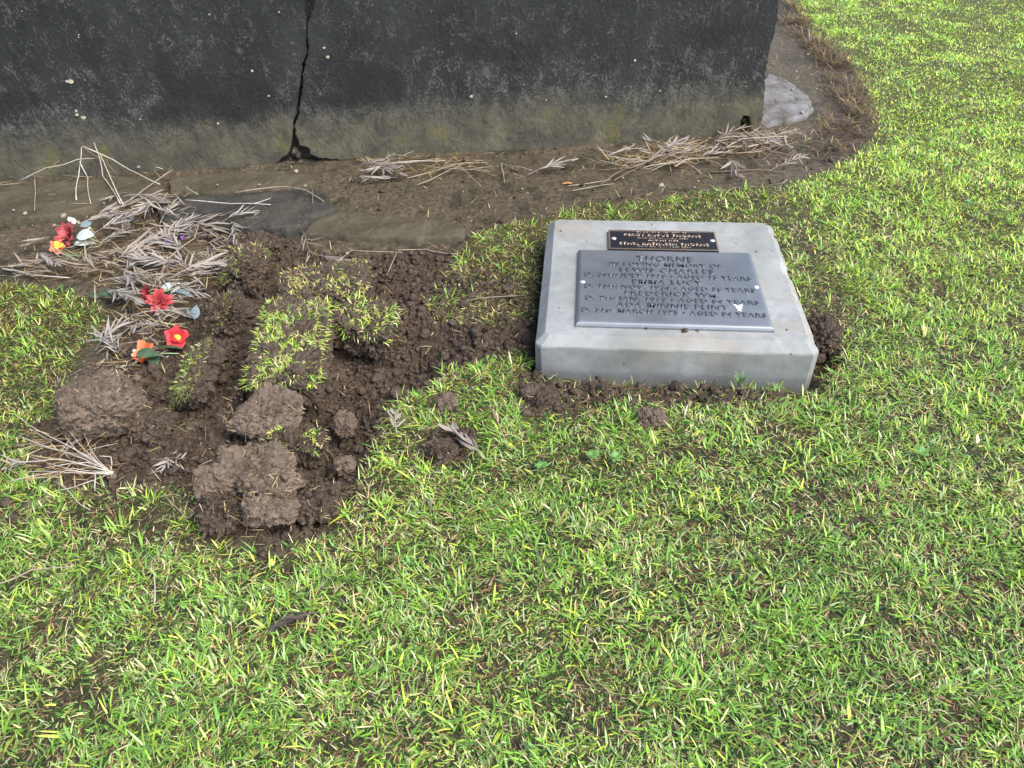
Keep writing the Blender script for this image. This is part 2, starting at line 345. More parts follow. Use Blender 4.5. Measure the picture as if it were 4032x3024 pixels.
def tube(pts, r0, r1=None, sides=5):
    pts = np.asarray(pts, float); n = len(pts); r1 = r0 if r1 is None else r1
    v = []; 
    for i in range(n):
        d = pts[min(i+1, n-1)]-pts[max(i-1, 0)]; d /= np.linalg.norm(d)+1e-9
        a = np.cross(d, [0, 0, 1.]) if abs(d[2]) < .9 else np.cross(d, [1., 0, 0]); a /= np.linalg.norm(a); b = np.cross(d, a)
        r = r0+(r1-r0)*i/(n-1)
        for j in range(sides):
            t = 2*math.pi*j/sides; v.append(pts[i]+r*(a*math.cos(t)+b*math.sin(t)))
    f = [[i*sides+j, i*sides+(j+1) % sides, (i+1)*sides+(j+1) % sides, (i+1)*sides+j] for i in range(n-1) for j in range(sides)]
    v += [pts[0], pts[-1]]; t3 = [[len(v)-2, (j+1) % sides, j] for j in range(sides)]+[[len(v)-1, (n-1)*sides+j, (n-1)*sides+(j+1) % sides] for j in range(sides)]
    return np.array(v), np.array(f), np.array(t3)
def wobble(p0, p1, n, amp, rng):
    t = np.linspace(0, 1, n)[:, None]; p = np.asarray(p0)*(1-t)+np.asarray(p1)*t
    k = np.sin(t*math.pi); return p + k*amp*np.array([rng.uniform(-1, 1), rng.uniform(-1, 1), rng.uniform(-.5, .5)]) + amp*.25*np.array([[rng.uniform(-1, 1) for _ in range(3)] for _ in range(n)])*k

# ------------------------------------------------------------------ ground sheet
def axis(lo, hi, step, far):
    a = list(np.arange(lo, hi, step)); s_ = step
    x = lo
    L = []
    while x > -far: s_ = min(s_*1.18, 8); x -= s_; L.append(x)
    R_ = []; s_ = step; x = a[-1]
    while x < far: s_ = min(s_*1.18, 8); x += s_; R_.append(x)
    return np.array(L[::-1]+a+R_)
def dens_axis(a0, a1, b0, b1, st, st2):
    core = np.arange(a0, a1, st); le = np.arange(b0, a0-st2*.5, st2); re = np.arange(a1, b1, st2)
    t = np.concatenate([le, core, re]); o = axis(b0, b1, st2, 90); return np.concatenate([o[o < t[0]-1e-6], t, o[o > t[-1]+1e-6]])
ax, ay = dens_axis(-1.4, .2, -1.8, 1.4, .0053, .013), dens_axis(1.05, 2.45, .5, 3.4, .0053, .013)
XY = np.stack(np.meshgrid(ax, ay), -1).reshape(-1, 2)
inr = (XY[:, 0] > GX0) & (XY[:, 0] < GX1) & (XY[:, 1] > GY0) & (XY[:, 1] < GY1)
hz = np.zeros(len(XY)); hz[inr] = height(XY[inr])
hz[inr] += np.random.RandomState(3).normal(0, .0017, inr.sum())*np.maximum(samp(M_DUG, XY[inr]), .5*samp(M_BARE, XY[inr]))
bA = np.zeros(len(XY)); dA = bA.copy(); pA = bA.copy()
bA[inr] = samp(M_BARE, XY[inr]); dA[inr] = samp(M_DUG, XY[inr]); pA[inr] = samp(np.maximum(M_APR, M_GAP), XY[inr])
n1 = fbm(XY, 5, 3, 21)[:, None]; n2 = fbm(XY, 16, 3, 22)[:, None]
_fy = sstep(1.9, 3.2, XY[:, 1])[:, None]; lawn = (np.array([.058, .05, .026])*(1-_fy)+np.array([.085, .09, .03])*_fy)*(1+.35*n2); lawn = lawn*inr[:, None]+(~inr[:, None])*np.array([.13, .2, .045])*(1+.3*n1)
mud = np.array([.1, .084, .056])*(1+.28*n1)+np.array([-.018, -.004, -.008])*n2
mud = mud*(1-.45*sstep(.05, .45, n2))
soilc = np.array([.084, .062, .044])*(1+.4*n2+.25*n1)
sA = np.maximum(dA, pA)[:, None]
colg = lawn*(1-bA[:, None])+mud*bA[:, None]; colg = colg*(1-sA)+soilc*sA
deA = np.zeros(len(XY)); deA[inr] = samp(M_DEAD, XY[inr]); colg = colg*(1-deA[:, None])+soilc*.8*deA[:, None]
wet = (bA*(1-sA[:, 0])*(0.5+.5*n1[:, 0]))
nx, ny = len(ax), len(ay); ii = (np.arange(ny-1)[:, None]*nx+np.arange(nx-1)[None]).ravel()
me = mesh_np('ground', np.c_[XY, hz], [np.stack([ii, ii+1, ii+nx+1, ii+nx], 1)], m_ground, True, np.c_[np.clip(colg, 0, 1), np.clip(wet, 0, 1)])
_fs = np.ones(len(ii), bool); _fs[dA[ii] > .5] = False; me.polygons.foreach_set('use_smooth', _fs)
g = ob('ground', me); g['kind'] = 'structure'

# ------------------------------------------------------------------ monument wall
WT, WH = .07, 1.75
wall = empty('monument_wall', (*WL, 0), (0, 0, math.atan2(WD[1], WD[0])), 'black stained rendered wall of a tomb base split by a jagged vertical crack', 'wall')
# wall local: x along, y = away from camera, z up
rng = random.Random(4)
def wl(px, py): a, z, _ = onwall(px, py); return a, z
ledge = [(400, -90), (405, 30), (418, 120), (415, 200), (418, 290), (398, 330), (388, 420), (375, 520), (362, 620), (345, 670), (342, 720), (335, 770), (322, 830), (270, 860), (240, 885), (170, 900)]
redge = [(480, -90), (452, 50), (425, 120), (422, 200), (426, 290), (408, 335), (399, 420), (387, 520), (373, 620), (355, 680), (365, 740), (380, 775), (435, 800), (440, 830), (500, 850), (560, 855), (630, 860), (700, 850), (745, 862)]
def jag(pts, amp):
    r = []
    for (a, b_), (c_, d_) in zip(pts[:-1], pts[1:]):
        n = max(2, int(math.hypot(c_-a, d_-b_)/.012))
        for i in range(n):
            t = i/n; r.append((a+(c_-a)*t+rng.gauss(0, amp), b_+(d_-b_)*t+rng.gauss(0, amp)))
    return r+[pts[-1]]
LE = [wl(*Z8(*p)) for p in ledge]; RE = [wl(*Z8(*p)) for p in redge]
topL = [(LE[0][0]+.02, WH), (LE[0][0]-.05, 1.4), (LE[0][0]+.03, 1.1)]; topR = [(topL[0][0]+.03, WH), (topL[1][0]+.05, 1.4), (topL[2][0]+.035, 1.1)]
LE = jag(topL+LE, .0018)+[(LE[-1][0]-.02, -.12)]
rb = RE[-1]; rx = (WR-WL) @ WD
RE = jag(topR+RE, .002)
notch = [wl(1600, 292), wl(1600, 262), wl(1607, 250), wl(1618, 252), wl(1622, 268), wl(1619, 292)]
rend = [wl(1645, 290), wl(1651, 200), wl(1660, 110), wl(1676, 70), wl(1685, 0)]
rend = jag([(rend[0][0], -.12), rend[0], rend[1], rend[2], rend[3], rend[4], (rend[4][0]+.01, WH)], .003)
AL = -1.3
left_poly = LE+[(AL, -.12), (AL, WH)]
right_poly = RE+[(rb[0]+.004, -.12), (notch[0][0]-.0, -.12)]+notch+[(notch[-1][0], -.12)]+rend
def panel(name, poly, tw):
    bm = bmesh.new()
    f = bm.faces.new([bm.verts.new((x, 0, z)) for x, z in poly])
    if f.normal.y > 0: f.normal_flip()
    bm.normal_update()
    if f.normal.y > 0: bmesh.ops.reverse_faces(bm, faces=[f])
    ex = bmesh.ops.extrude_face_region(bm, geom=[f])
    for v in ex['geom']:
        if isinstance(v, bmesh.types.BMVert): v.co.y += WT
    bmesh.ops.recalc_face_normals(bm, faces=bm.faces)
    fe = [e for e in bm.edges if all(abs(v.co.y) < 1e-6 for v in e.verts)]
    bmesh.ops.bevel(bm, geom=fe, offset=.0035, segments=2, affect='EDGES', clamp_overlap=True)
    bmesh.ops.triangulate(bm, faces=[q for q in bm.faces if len(q.verts) > 4])
    return ob(name, bm_mesh(name, bm, m_wall), wall, (0, tw, 0))
panel('wall_panel', left_poly, .006); panel('wall_panel', right_poly, 0)
def box_mesh(name, lo, hi, mat):
    bm = bmesh.new(); bmesh.ops.create_cube(bm, size=1)
    for v in bm.verts: v.co = Vector([lo[i]+(v.co[i]+.5)*(hi[i]-lo[i]) for i in range(3)])
    return bm_mesh(name, bm, mat)
ob('wall_core', box_mesh('wall_core', (AL+.005, WT-.003, -.12), (rx-.004, 1.35, WH-.004), m_core), wall)
ob('wall_cap', box_mesh('wall_cap', (AL-.05, -.05, WH+.002), (rx+.1, 1.42, WH+.09), m_wall), wall)
# cream lichen flakes and paint chips on the face
def blob_mesh(name, r, t, seed, mat, n=11):
    rg = random.Random(seed); bm = bmesh.new(); vs_ = []
    for i in range(n):
        a = 2*math.pi*i/n; q = r*rg.uniform(.6, 1.15); vs_.append(bm.verts.new((q*math.cos(a), q*math.sin(a)*.8, 0)))
    f = bm.faces.new(vs_); ex = bmesh.ops.extrude_face_region(bm, geom=[f])
    for v in ex['geom']:
        if isinstance(v, bmesh.types.BMVert): v.co.z += t; v.co.x *= .85; v.co.y *= .85
    bmesh.ops.recalc_face_normals(bm, faces=bm.faces)
    return bm_mesh(name, bm, mat)
for i, (px, py, r) in enumerate([(151, 177, .012), (165, 249, .008), (179, 255, .010), (169, 76, .003), (169, 81, .003), (302, 259, .003), (700, 103, .006), (708, 123, .009), (1018, 208, .008), (1309, 209, .006), (452, 32, .004), (602, 27, .004), (1115, 72, .004), (1180, 216, .004), (580, 208, .005)]):
    a, z, _ = onwall(px, py)
    ob('lichen_flake', blob_mesh('lichen_flake', r, .0025, i, m_peb), wall, (a, .0055 if px < 640 else -.0005, z), (math.pi/2, 0, rng.uniform(-.2, .2)))

# ------------------------------------------------------------------ clods and rocks
_cub = {}
def cube_pts(cuts):
    if cuts not in _cub:
        bm = bmesh.new(); bmesh.ops.create_cube(bm, size=2); bmesh.ops.subdivide_edges(bm, edges=bm.edges[:], cuts=cuts, use_grid_fill=True)
        bm.verts.index_update(); _cub[cuts] = (np.array([v.co[:] for v in bm.verts]), np.array([[v.index for v in f.verts] for f in bm.faces])); bm.free()
    return _cub[cuts]
def lump_mesh(name, dims, k=3., rough=.12, seed=0, cuts=14, mat=None, fine=.03, cut_planes=0, scale=3., met=0.):
    u, f = cube_pts(cuts); r = (np.abs(u)**k).sum(1)**(1/k); d = u/r[:, None]
    rg = np.random.RandomState(seed); off = rg.uniform(-50, 50, 3)
    for _ in range(cut_planes):
        nrm = rg.normal(size=3); nrm /= np.linalg.norm(nrm); q = d @ nrm; lim = rg.uniform(.55, .8)
        d = d - np.maximum(q-lim, 0)[:, None]*nrm*.96
    h = np.array(dims)/2; nn = d/np.linalg.norm(d, axis=1)[:, None]
    pp = d*h/np.mean(h)
    amp = rough*fbm(pp+off, scale/2, 3, seed)+fine*fbm(pp+off, scale*3, 3, seed+3)+fine*.8*(1-2*np.abs(fbm(pp+off, scale*2, 2, seed+5)))
    v = d*h+nn*(amp*np.mean(h))[:, None]
    if met:
        pm = v+off; v = v+nn*(met*(.0105*(np.abs(fbm(pm, 38, 2, seed+8))*2-.4)+.0055*(np.abs(vnoise(pm*80, seed+9))*2-.6)+.0025*vnoise(pm*170, seed+10)-.013*np.exp(-(fbm(pm, 11, 2, seed+12)/.045)**2)-.006*np.exp(-(fbm(pm, 24, 2, seed+13)/.05)**2)))[:, None]
    if met: v = v+nn*(rg.normal(0, .0011*met, len(v)))[:, None]
    return mesh_np(name, v, [f], mat, not met)

def rocks_child(name, parent, items, mat):
    for i, (loc, sz) in enumerate(items):
        ob(name, lump_mesh(name, (sz, sz*.8, sz*.7), 2.6, .35, 100+i, 4, mat, .1), parent, loc, (rng.uniform(0, 3), rng.uniform(0, 3), rng.uniform(0, 3)))
rub = []
for i in range(34):
    t = rng.random(); px, py = (rng.uniform(592, 640), rng.uniform(350, 366)) if t < .45 else (rng.uniform(655, 770), rng.uniform(342, 368))
    if i < 8: px, py = rng.uniform(622, 650), rng.uniform(318, 350)
    a, z, _ = onwall(px, py, -.03); rub.append(((a, rng.uniform(.012, .05), z), rng.uniform(.012, .03)))
rocks_child('rubble_stone', wall, rub, m_core)
a, z, _ = onwall(1612, 264); rocks_child('notch_stone', wall, [((a, .03, z), .022)], m_footm)

# ------------------------------------------------------------------ footing slabs
def slab(name, poly_px, z0, z1, mat, label, cat='stone slab', group=None):
    poly = np.array([P(*p, z1)[:2] for p in poly_px]); lo, hi = poly.min(0)-.03, poly.max(0)+.03; st_ = .006
    xs, ys = np.arange(lo[0], hi[0], st_), np.arange(lo[1], hi[1], st_); pp = np.stack(np.meshgrid(xs, ys), -1).reshape(-1, 2)
    jt = pp+.014*np.c_[fbm(pp, 22, 3, 91), fbm(pp, 22, 3, 92)]+.02*np.c_[fbm(pp, 6, 2, 93), fbm(pp, 6, 2, 94)]
    m = blur(inpoly(jt, poly).reshape(len(ys), len(xs)).astype(float), 1).ravel()
    h_ = sstep(.12, .85, m); rel = .0035*fbm(pp, 11, 3, 95)+.0035*fbm(pp, 45, 3, 96)-.006*sstep(.42, .5, 1-np.abs(fbm(pp, 9, 2, 97))*2.2-.5)
    z = z0+(z1-z0+rel)*h_; c = poly.mean(0); nx_ = len(xs)
    q = (np.arange(len(ys)-1)[:, None]*nx_+np.arange(nx_-1)[None]).ravel(); fq_ = np.stack([q, q+1, q+nx_+1, q+nx_], 1)
    fq_ = fq_[(m[fq_] > .02).any(1)]; us, inv = np.unique(fq_, return_inverse=True)
    v = np.c_[pp-c, z][us]; o = ob(name, mesh_np(name, v, [inv.reshape(fq_.shape)], mat, True), None, (c[0], c[1], 0)); tag(o, label, cat, group); return o
FG = 'broken footing stones along the wall'
slab('footing_stone', [(-150, 410), (0, 398), (170, 386), (345, 378), (352, 412), (318, 436), (200, 446), (120, 462), (0, 470), (-150, 485)], -.06, .034, m_footm, 'mud coated footing stone below the dry stalks at the left edge', 'stone slab', FG)
slab('footing_stone', [(358, 384), (470, 372), (560, 366), (668, 368), (690, 392), (650, 404), (505, 412), (362, 418)], -.06, .032, m_footm, 'low olive brown footing stone right under the wall crack', 'stone slab', FG)
slab('footing_stone', [(330, 440), (362, 424), (505, 416), (650, 408), (700, 410), (722, 450), (668, 470), (640, 490), (540, 490), (420, 478), (350, 476)], -.06, .036, m_foot, 'dark grey broken footing stone lying between dry leaf pile and mud strip', 'stone slab', FG)
slab('footing_stone', [(730, 452), (830, 466), (960, 478), (1012, 490), (1000, 508), (900, 515), (770, 512), (640, 508), (648, 492), (676, 474)], -.06, .02, m_footm, 'muddy footing stone with pale chipped edge above the dug soil', 'stone slab', FG)
slab('footing_stone', [(1600, 250), (1660, 158), (1690, 165), (1752, 205), (1764, 232), (1740, 250), (1700, 262), (1640, 268)], -.06, .022, m_footg, 'pale grey flat stone peeking out beside the right end of the wall', 'stone slab')

# ------------------------------------------------------------------ memorial block
mem = empty('memorial_block', (*BC, 0), (0, 0, BYAW), 'pale concrete memorial block with two metal name plaques sunk in the lawn', 'memorial')
def rring(hw, hd, z, cr, seed, amp, chip=0., n=64):
    rg = np.random.RandomState(seed); pts = []
    seg = [((-hw+cr, -hd), (hw-cr, -hd)), ((hw, -hd+cr), (hw, hd-cr)), ((hw-cr, hd), (-hw+cr, hd)), ((-hw, hd-cr), (-hw, -hd+cr))]
    for si, (a, b_) in enumerate(seg):
        t = np.linspace(0, 1, n); p = np.array(a)+(np.array(b_)-np.array(a))*t[:, None]
        nrm = np.array([(0, -1), (1, 0), (0, 1), (-1, 0)][si]); j = amp*fbm(np.c_[t*9+si*31, t*0+seed, t*0], 1, 3, 77)
        if si == 1: j = j-chip*sstep(.15, .55, fbm(np.c_[t*14, t*0+3, t*0], 1, 3, 78))
        pts.append(p+nrm*j[:, None])
    pts = np.concatenate(pts); return np.c_[pts, np.full(len(pts), z)]
hw, hd = BW/2+CH, BD/2+CH
rings = [rring(hw, hd, -.08, .018, 1, .001), rring(hw, hd, .01, .018, 1, .0012), rring(hw, hd, BZ1-.003, .016, 2, .0012, .004), rring(hw-.0015, hd-.0015, BZ1+.002, .016, 3, .0012, .006),
         rring(hw-CH+.002, hd-CH+.002, BT-.003, .012, 4, .0015, .006), rring(hw-CH-.002, hd-CH-.002, BT, .012, 4, .0015, .005)]
nr = len(rings[0]); v = np.concatenate(rings); jj = np.arange(nr); fq = [np.stack([i*nr+jj, i*nr+(jj+1) % nr, (i+1)*nr+(jj+1) % nr, (i+1)*nr+jj], 1) for i in range(len(rings)-1)]
ctr = len(v); v = np.r_[v, [[0, 0, BT]], [[0, 0, -.08]]]
ft = np.r_[np.stack([(len(rings)-1)*nr+jj, (len(rings)-1)*nr+(jj+1) % nr, np.full(nr, ctr)], 1), np.stack([(jj+1) % nr, jj, np.full(nr, ctr+1)], 1)]
ob('concrete_base', mesh_np('concrete_base', v, fq+[ft], m_conc, False), mem)
def bl(p): q = np.asarray(p)[:2]-BC; return np.array([q @ _bu, q @ _bv])
def plate(name, q, zb, t, inset, mat, parent=mem):
    c = np.mean(q, 0); hw_ = (np.linalg.norm(q[1]-q[0])+np.linalg.norm(q[2]-q[3]))/4; hd_ = (np.linalg.norm(q[0]-q[3])+np.linalg.norm(q[1]-q[2]))/4
    bm = bmesh.new(); L = []
    for (i_, z) in ((0, zb), (0, zb+t*.35), (inset*.25, zb+t*.72), (inset*.6, zb+t*.93), (inset, zb+t)):
        L.append([bm.verts.new((sx*(hw_-i_), sy*(hd_-i_), z)) for sx, sy in ((-1, -1), (1, -1), (1, 1), (-1, 1))])
    for a, b_ in zip(L[:-1], L[1:]):
        for i in range(4): bm.faces.new((a[i], a[(i+1) % 4], b_[(i+1) % 4], b_[i]))
    bm.faces.new(L[-1]); bm.faces.new(L[0][::-1])
    return ob(name, bm_mesh(name, bm, mat), parent, (c[0], c[1], 0)), c, hw_, hd_
PT, ST = .014, .009
q = [bl(P(*Z1(*p), BT+PT)) for p in ((380, 297), (1543, 333), (1712, 842), (375, 800))]
plq, pc, phw, phd = plate('bronze_plaque', q, BT+.0005, PT, .012, m_plq)
plq['label'] = 'large grey metal plaque with raised lettering'
q2 = [bl(P(*Z1(*p), BT+ST)) for p in ((588, 177), (1297, 192), (1333, 320), (592, 300))]
yaw2 = math.atan2(*(np.array(q2[1])-q2[0]+q2[2]-q2[3])[::-1])
pl2, sc2, shw, shd = plate('small_plaque', q2, BT+.0005, ST-.0022, .0015, m_blk)
pl2['label'] = 'small black plaque with bronze rim and letters'
# bronze rim of the small plaque
bm = bmesh.new(); A = []; rw = .0048
for (i_, z) in ((-.0005, BT+ST-.0018), (-.0003, BT+ST), (rw, BT+ST), (rw, BT+ST-.0022)):
    A.append([bm.verts.new((sx*(shw-i_), sy*(shd-i_), z)) for sx, sy in ((-1, -1), (1, -1), (1, 1), (-1, 1))])
for a, b_ in zip(A[:-1], A[1:]):
    for i in range(4): bm.faces.new((a[i], a[(i+1) % 4], b_[(i+1) % 4], b_[i]))
ob('rim', bm_mesh('rim', bm, m_brz), pl2)
def screw(parent, x, y, z, r=.0085):
    bm = bmesh.new(); bmesh.ops.create_uvsphere(bm, u_segments=12, v_segments=6, radius=r)
    for v_ in bm.verts: v_.co.z = max(v_.co.z, 0)*.4
    ob('screw', bm_mesh('screw', bm, m_scr, True), parent, (x, y, z))
def lettering(txt, parent, origin, z, L, Rr, hpx, zoom, mat, ext=.0016, small=.72):
    a, b_ = bl(P(*zoom(*L), z)), bl(P(*zoom(*Rr), z))
    wdt = np.linalg.norm(b_-a); cx = (a+b_)/2-origin
    hh = np.linalg.norm(bl(P(*zoom(L[0], L[1]-hpx), z))-a)
    cu = bpy.data.curves.new('t', 'FONT'); cu.body = txt; cu.size = 1; cu.align_x = 'CENTER'; cu.small_caps_scale = small; cu.resolution_u = 3; cu.space_character = 1.12
    for i, ch in enumerate(txt):
        if ch.islower(): cu.body_format[i].use_small_caps = True
    cu.offset = .022
    to = bpy.data.objects.new('t', cu); COL.objects.link(to); bpy.context.view_layer.update()
    me = bpy.data.meshes.new_from_object(to.evaluated_get(bpy.context.evaluated_depsgraph_get()))
    bpy.data.objects.remove(to); bpy.data.curves.remove(cu)
    bm = bmesh.new(); bm.from_mesh(me); bpy.data.meshes.remove(me)
    xs = [v_.co.x for v_ in bm.verts]; ys = [v_.co.y for v_ in bm.verts]; sx = wdt/(max(xs)-min(xs)); mx = (max(xs)+min(xs))/2; sy = hh*.9/.72
    for v_ in bm.verts: v_.co = Vector(((v_.co.x-mx)*sx, v_.co.y*sy, 0))
    bmesh.ops.remove_doubles(bm, verts=bm.verts, dist=1e-6)
    fs = bm.faces[:]
    for f_ in fs:
        f_.normal_update()
        if f_.normal.z < 0: f_.normal_flip()
    ex = bmesh.ops.extrude_face_region(bm, geom=fs)
    for v_ in ex['geom']:
        if isinstance(v_, bmesh.types.BMVert): v_.co.z += ext
    bmesh.ops.recalc_face_normals(bm, faces=bm.faces)
    return ob('lettering', bm_mesh('lettering', bm, mat), parent, (cx[0], cx[1], z+.0002), (0, 0, math.atan2(b_[1]-a[1], b_[0]-a[0])))
zt = BT+.0005+PT
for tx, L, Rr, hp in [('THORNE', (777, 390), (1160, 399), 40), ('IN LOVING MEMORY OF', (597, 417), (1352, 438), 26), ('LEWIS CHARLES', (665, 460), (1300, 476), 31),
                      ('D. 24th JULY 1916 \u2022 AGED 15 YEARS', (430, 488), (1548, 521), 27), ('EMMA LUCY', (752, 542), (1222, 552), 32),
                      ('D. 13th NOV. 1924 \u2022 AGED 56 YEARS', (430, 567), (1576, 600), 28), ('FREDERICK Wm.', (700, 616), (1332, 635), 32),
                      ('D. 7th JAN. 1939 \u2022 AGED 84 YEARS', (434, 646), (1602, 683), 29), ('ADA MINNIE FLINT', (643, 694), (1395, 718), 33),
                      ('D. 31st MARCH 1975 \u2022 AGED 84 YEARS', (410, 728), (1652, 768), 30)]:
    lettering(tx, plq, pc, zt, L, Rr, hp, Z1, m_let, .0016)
zs = BT+.0005+ST-.0022
for tx, L, Rr, hp, mt in [('IN LOVING MEMORY OF', (695, 155), (1568, 172), 31, m_brz), ('PERCY RUFUS THORNE', (468, 212), (1812, 246), 42, m_brz), ('DIED 5th JANUARY 1980', (700, 263), (1592, 282), 30, m_brz2),
                          ('AND HIS WIFE', (890, 305), (1418, 319), 29, m_brz), ('ETHEL KATHLEEN THORNE', (388, 365), (1952, 396), 44, m_brz), ('DIED 8th OCTOBER 2004', (705, 407), (1640, 432), 30, m_brz2)]:
    lettering(tx, pl2, sc2, zs, L, Rr, hp, Z2, mt, .0014)
for (x, y) in ((415, 527), (1578, 562)): q = bl(P(*Z1(x, y), zt))-pc; screw(plq, q[0], q[1], zt)
for (x, y) in ((297, 260), (2012, 300)): q = bl(P(*Z2(x, y), zs))-sc2; screw(pl2, q[0], q[1], zs)
# white paint splash and verdigris on the large plaque
q = bl(P(*Z1(1462, 705), zt))-pc
for i, (dx, dy, r) in enumerate([(0, .006, .011), (.001, -.008, .008), (-.008, .016, .006), (.008, .015, .006)]): ob('white_splash', blob_mesh('white_splash', r, .0006, 30+i, m_mark), plq, (q[0]+dx, q[1]+dy, zt+.0003))
for i, x in enumerate((1285, 1330, 1360, 1415)):
    q = bl(P(*Z1(x, 812-(i % 2)*6), zt-.004))-pc; ob('verdigris_spot', blob_mesh('verdigris_spot', .004+.002*(i % 2), .0006, 40+i, m_verd), plq, (q[0], q[1], zt-.0035))
CG = 'crumbs of earth lying on the memorial block'
for i, (x, y, r) in enumerate([(842, 838, .009), (1020, 838, .007), (1103, 852, .014), (1090, 862, .007), (1180, 852, .006), (1192, 860, .004), (268, 185, .006), (880, 145, .004), (1047, 470, .006), (1783, 848, .005), (1580, 324, .005)]):
    zz_ = zt if i == 8 else BT; p = P(*Z1(x, y), zz_+r*.3)
    o = ob('soil_crumb', lump_mesh('soil_crumb', (r, r*.8, r*.7), 2.5, .3, i+60, 4, m_soil, .1), None, p)
    tag(o, 'small brown crumb of earth lying on top of the memorial block', 'crumb', CG)

# ------------------------------------------------------------------ grass blades
PAL = {'green': sl(134, 174, 70), 'mid': sl(106, 142, 66), 'dark': sl(56, 82, 36), 'pale': sl(176, 190, 130), 'lime': sl(186, 206, 84), 'straw': sl(220, 204, 152), 'tan': sl(158, 130, 92), 'moss': sl(146, 140, 52)}
def blades(base, leng, wid, az, tilt, curl, col, seg3=True):
    n = len(base); ts = [0, .4, .75, 1.] if seg3 else [0, .55, 1.]
    hx, hy = np.cos(az), np.sin(az); sxv = np.stack([-hy, hx, np.zeros(n)], 1)
    p = base.copy(); ang = tilt.copy(); pts = [p.copy()]
    for a, b_ in zip(ts[:-1], ts[1:]):
        ang = np.minimum(ang+curl*(b_-a), 1.75); d = (b_-a)*leng
        p = p+np.stack([hx*np.sin(ang)*d, hy*np.sin(ang)*d, np.cos(ang)*d], 1); pts.append(p.copy())
    wf = [.75, 1., .7] if seg3 else [.8, .9]
    rows = []
    for i, f_ in enumerate(wf):
        o_ = sxv*(wid*f_/2)[:, None]; rows += [pts[i]-o_, pts[i]+o_]
    rows.append(pts[-1]); m = len(rows); v = np.stack(rows, 1).reshape(-1, 3); i0 = np.arange(n)*m
    q = [np.stack([i0+2*i, i0+2*i+1, i0+2*i+3, i0+2*i+2], 1) for i in range(len(wf)-1)]
    t = np.stack([i0+m-3, i0+m-2, i0+m-1], 1)
    c = np.repeat(np.c_[col, np.ones(n)], m, 0)
    return v, np.concatenate(q), t, c
def pick(rs, wts):
    keys = list(PAL); W = np.stack([np.asarray(wts.get(k_, 0.))*np.ones(len(rs)) for k_ in keys], 1); W = np.maximum(W, 1e-6); W = np.cumsum(W/W.sum(1)[:, None], 1)
    idx = np.minimum((rs[:, None] > W).sum(1), len(keys)-1); return np.array([PAL[k_] for k_ in keys])[idx], idx
R0 = np.random.RandomState(11)
# the lawn: points in the view wedge and a margin to its sides
def lawn_points(n, y0, y1):
    y = R0.uniform(y0, y1, n); xl = -.55-.62*y-.25; xr = .45+.62*y+.25
    x = R0.uniform(-3.2, 3.9, n); k_ = (x > xl) & (x < xr); return np.stack([x, y], 1)[k_]
pts = np.concatenate([lawn_points(int(62000*7.1*.9), .42, 1.32), lawn_points(int(54000*7.1*.9), 1.32, 2.22), lawn_points(int(35000*7.1*1.4), 2.22, 3.62), lawn_points(int(20500*7.1*2.8), 3.62, 6.4)])
bare_v = samp(M_BARE, pts); apr_v = samp(M_APR, pts); gap_v = samp(M_GAP, pts); str_v = samp(M_STRAW, pts); left_v = samp(M_LEFT, pts); dead_v = samp(M_DEAD, pts)
cl = fbm(pts, 7, 3, 31); cl2 = fbm(pts, 24, 2, 32)
wl_ = (pts-WL) @ WN; under = (wl_ < .02) & ((pts-WL) @ WD < rx)
thin_v = samp(M_THIN, pts); bs_v = samp(M_BSOFT, pts)+.3*cl2
dens = (1-sstep(.3, .75, bs_v))*(1-sstep(.75, .95, bare_v))*(1-.85*sstep(.2, .8, thin_v))*(1-.9*sstep(.3, .8, apr_v))*(1-sstep(.2, .6, gap_v))*(1-.3*str_v)
_fr = sstep(2.2, 3.2, pts[:, 1]); dens *= np.clip(.95+.6*cl+1.0*cl2, .06, 1)*(1-_fr)+_fr*np.clip(1.05+.3*cl+.4*cl2, .5, 1); dens = np.maximum(dens, .8*str_v*(1-sstep(.2, .6, bare_v))*(1-sstep(.2, .6, gap_v))*(1-apr_v)); dens[under] = 0
keep = R0.rand(len(pts)) < dens; 
pts, str_v, left_v, cl, bare_v, cl2 = pts[keep], str_v[keep], left_v[keep], cl[keep], bare_v[keep], cl2[keep]
n = len(pts); far = sstep(2., 3.6, pts[:, 1]); right = sstep(.3, 1.6, pts[:, 0])*sstep(1., 2.6, pts[:, 1])
pn = fbm(pts, 3.4, 3, 41); pn2 = fbm(pts, 11, 3, 43)
dry = np.clip(.36+1.1*pn2+.5*pn-.3*right-.12*far+1.3*str_v+.25*left_v, .05, 2)
col, idx = pick(R0.rand(n), {'green': np.clip(.75+1.1*cl, .1, 2)+.6*right, 'mid': np.clip(.65-.5*pn, .05, 1.5)*(1-.6*right), 'dark': .34*(1-.7*right), 'pale': .35*(1-.4*right)+.0*pn, 'lime': np.clip(.25+1.1*right+.5*pn+.1*left_v, .05, 2.4),
                             'straw': 1.0*dry, 'tan': .65*dry, 'moss': 1.8*left_v*np.clip(.5+2*pn2, 0, 2)})
col = col*np.exp(.2*R0.randn(n))[:, None]*(1+.08*R0.randn(n, 3))
strw = (idx == 5) | (idx == 6)
leng = R0.uniform(.014, .036, n)*(1-.25*far)*np.clip(1+.4*cl, .6, 1.4)*(1-.35*left_v)*np.where(strw, .85, 1)*(1-.3*str_v)
wid = np.exp(R0.normal(math.log(.0024), .34, n))*(1+.75*far)*np.where(strw, .7, 1)
broad = R0.rand(n) < .02*(pts[:, 1] < 1.6); leng[broad] *= 1.5; wid[broad] *= 1.7
tilt = np.clip(R0.normal(.92, .36, n)+.2*str_v, .05, 1.55); az = R0.uniform(0, 2*math.pi, n)+.0
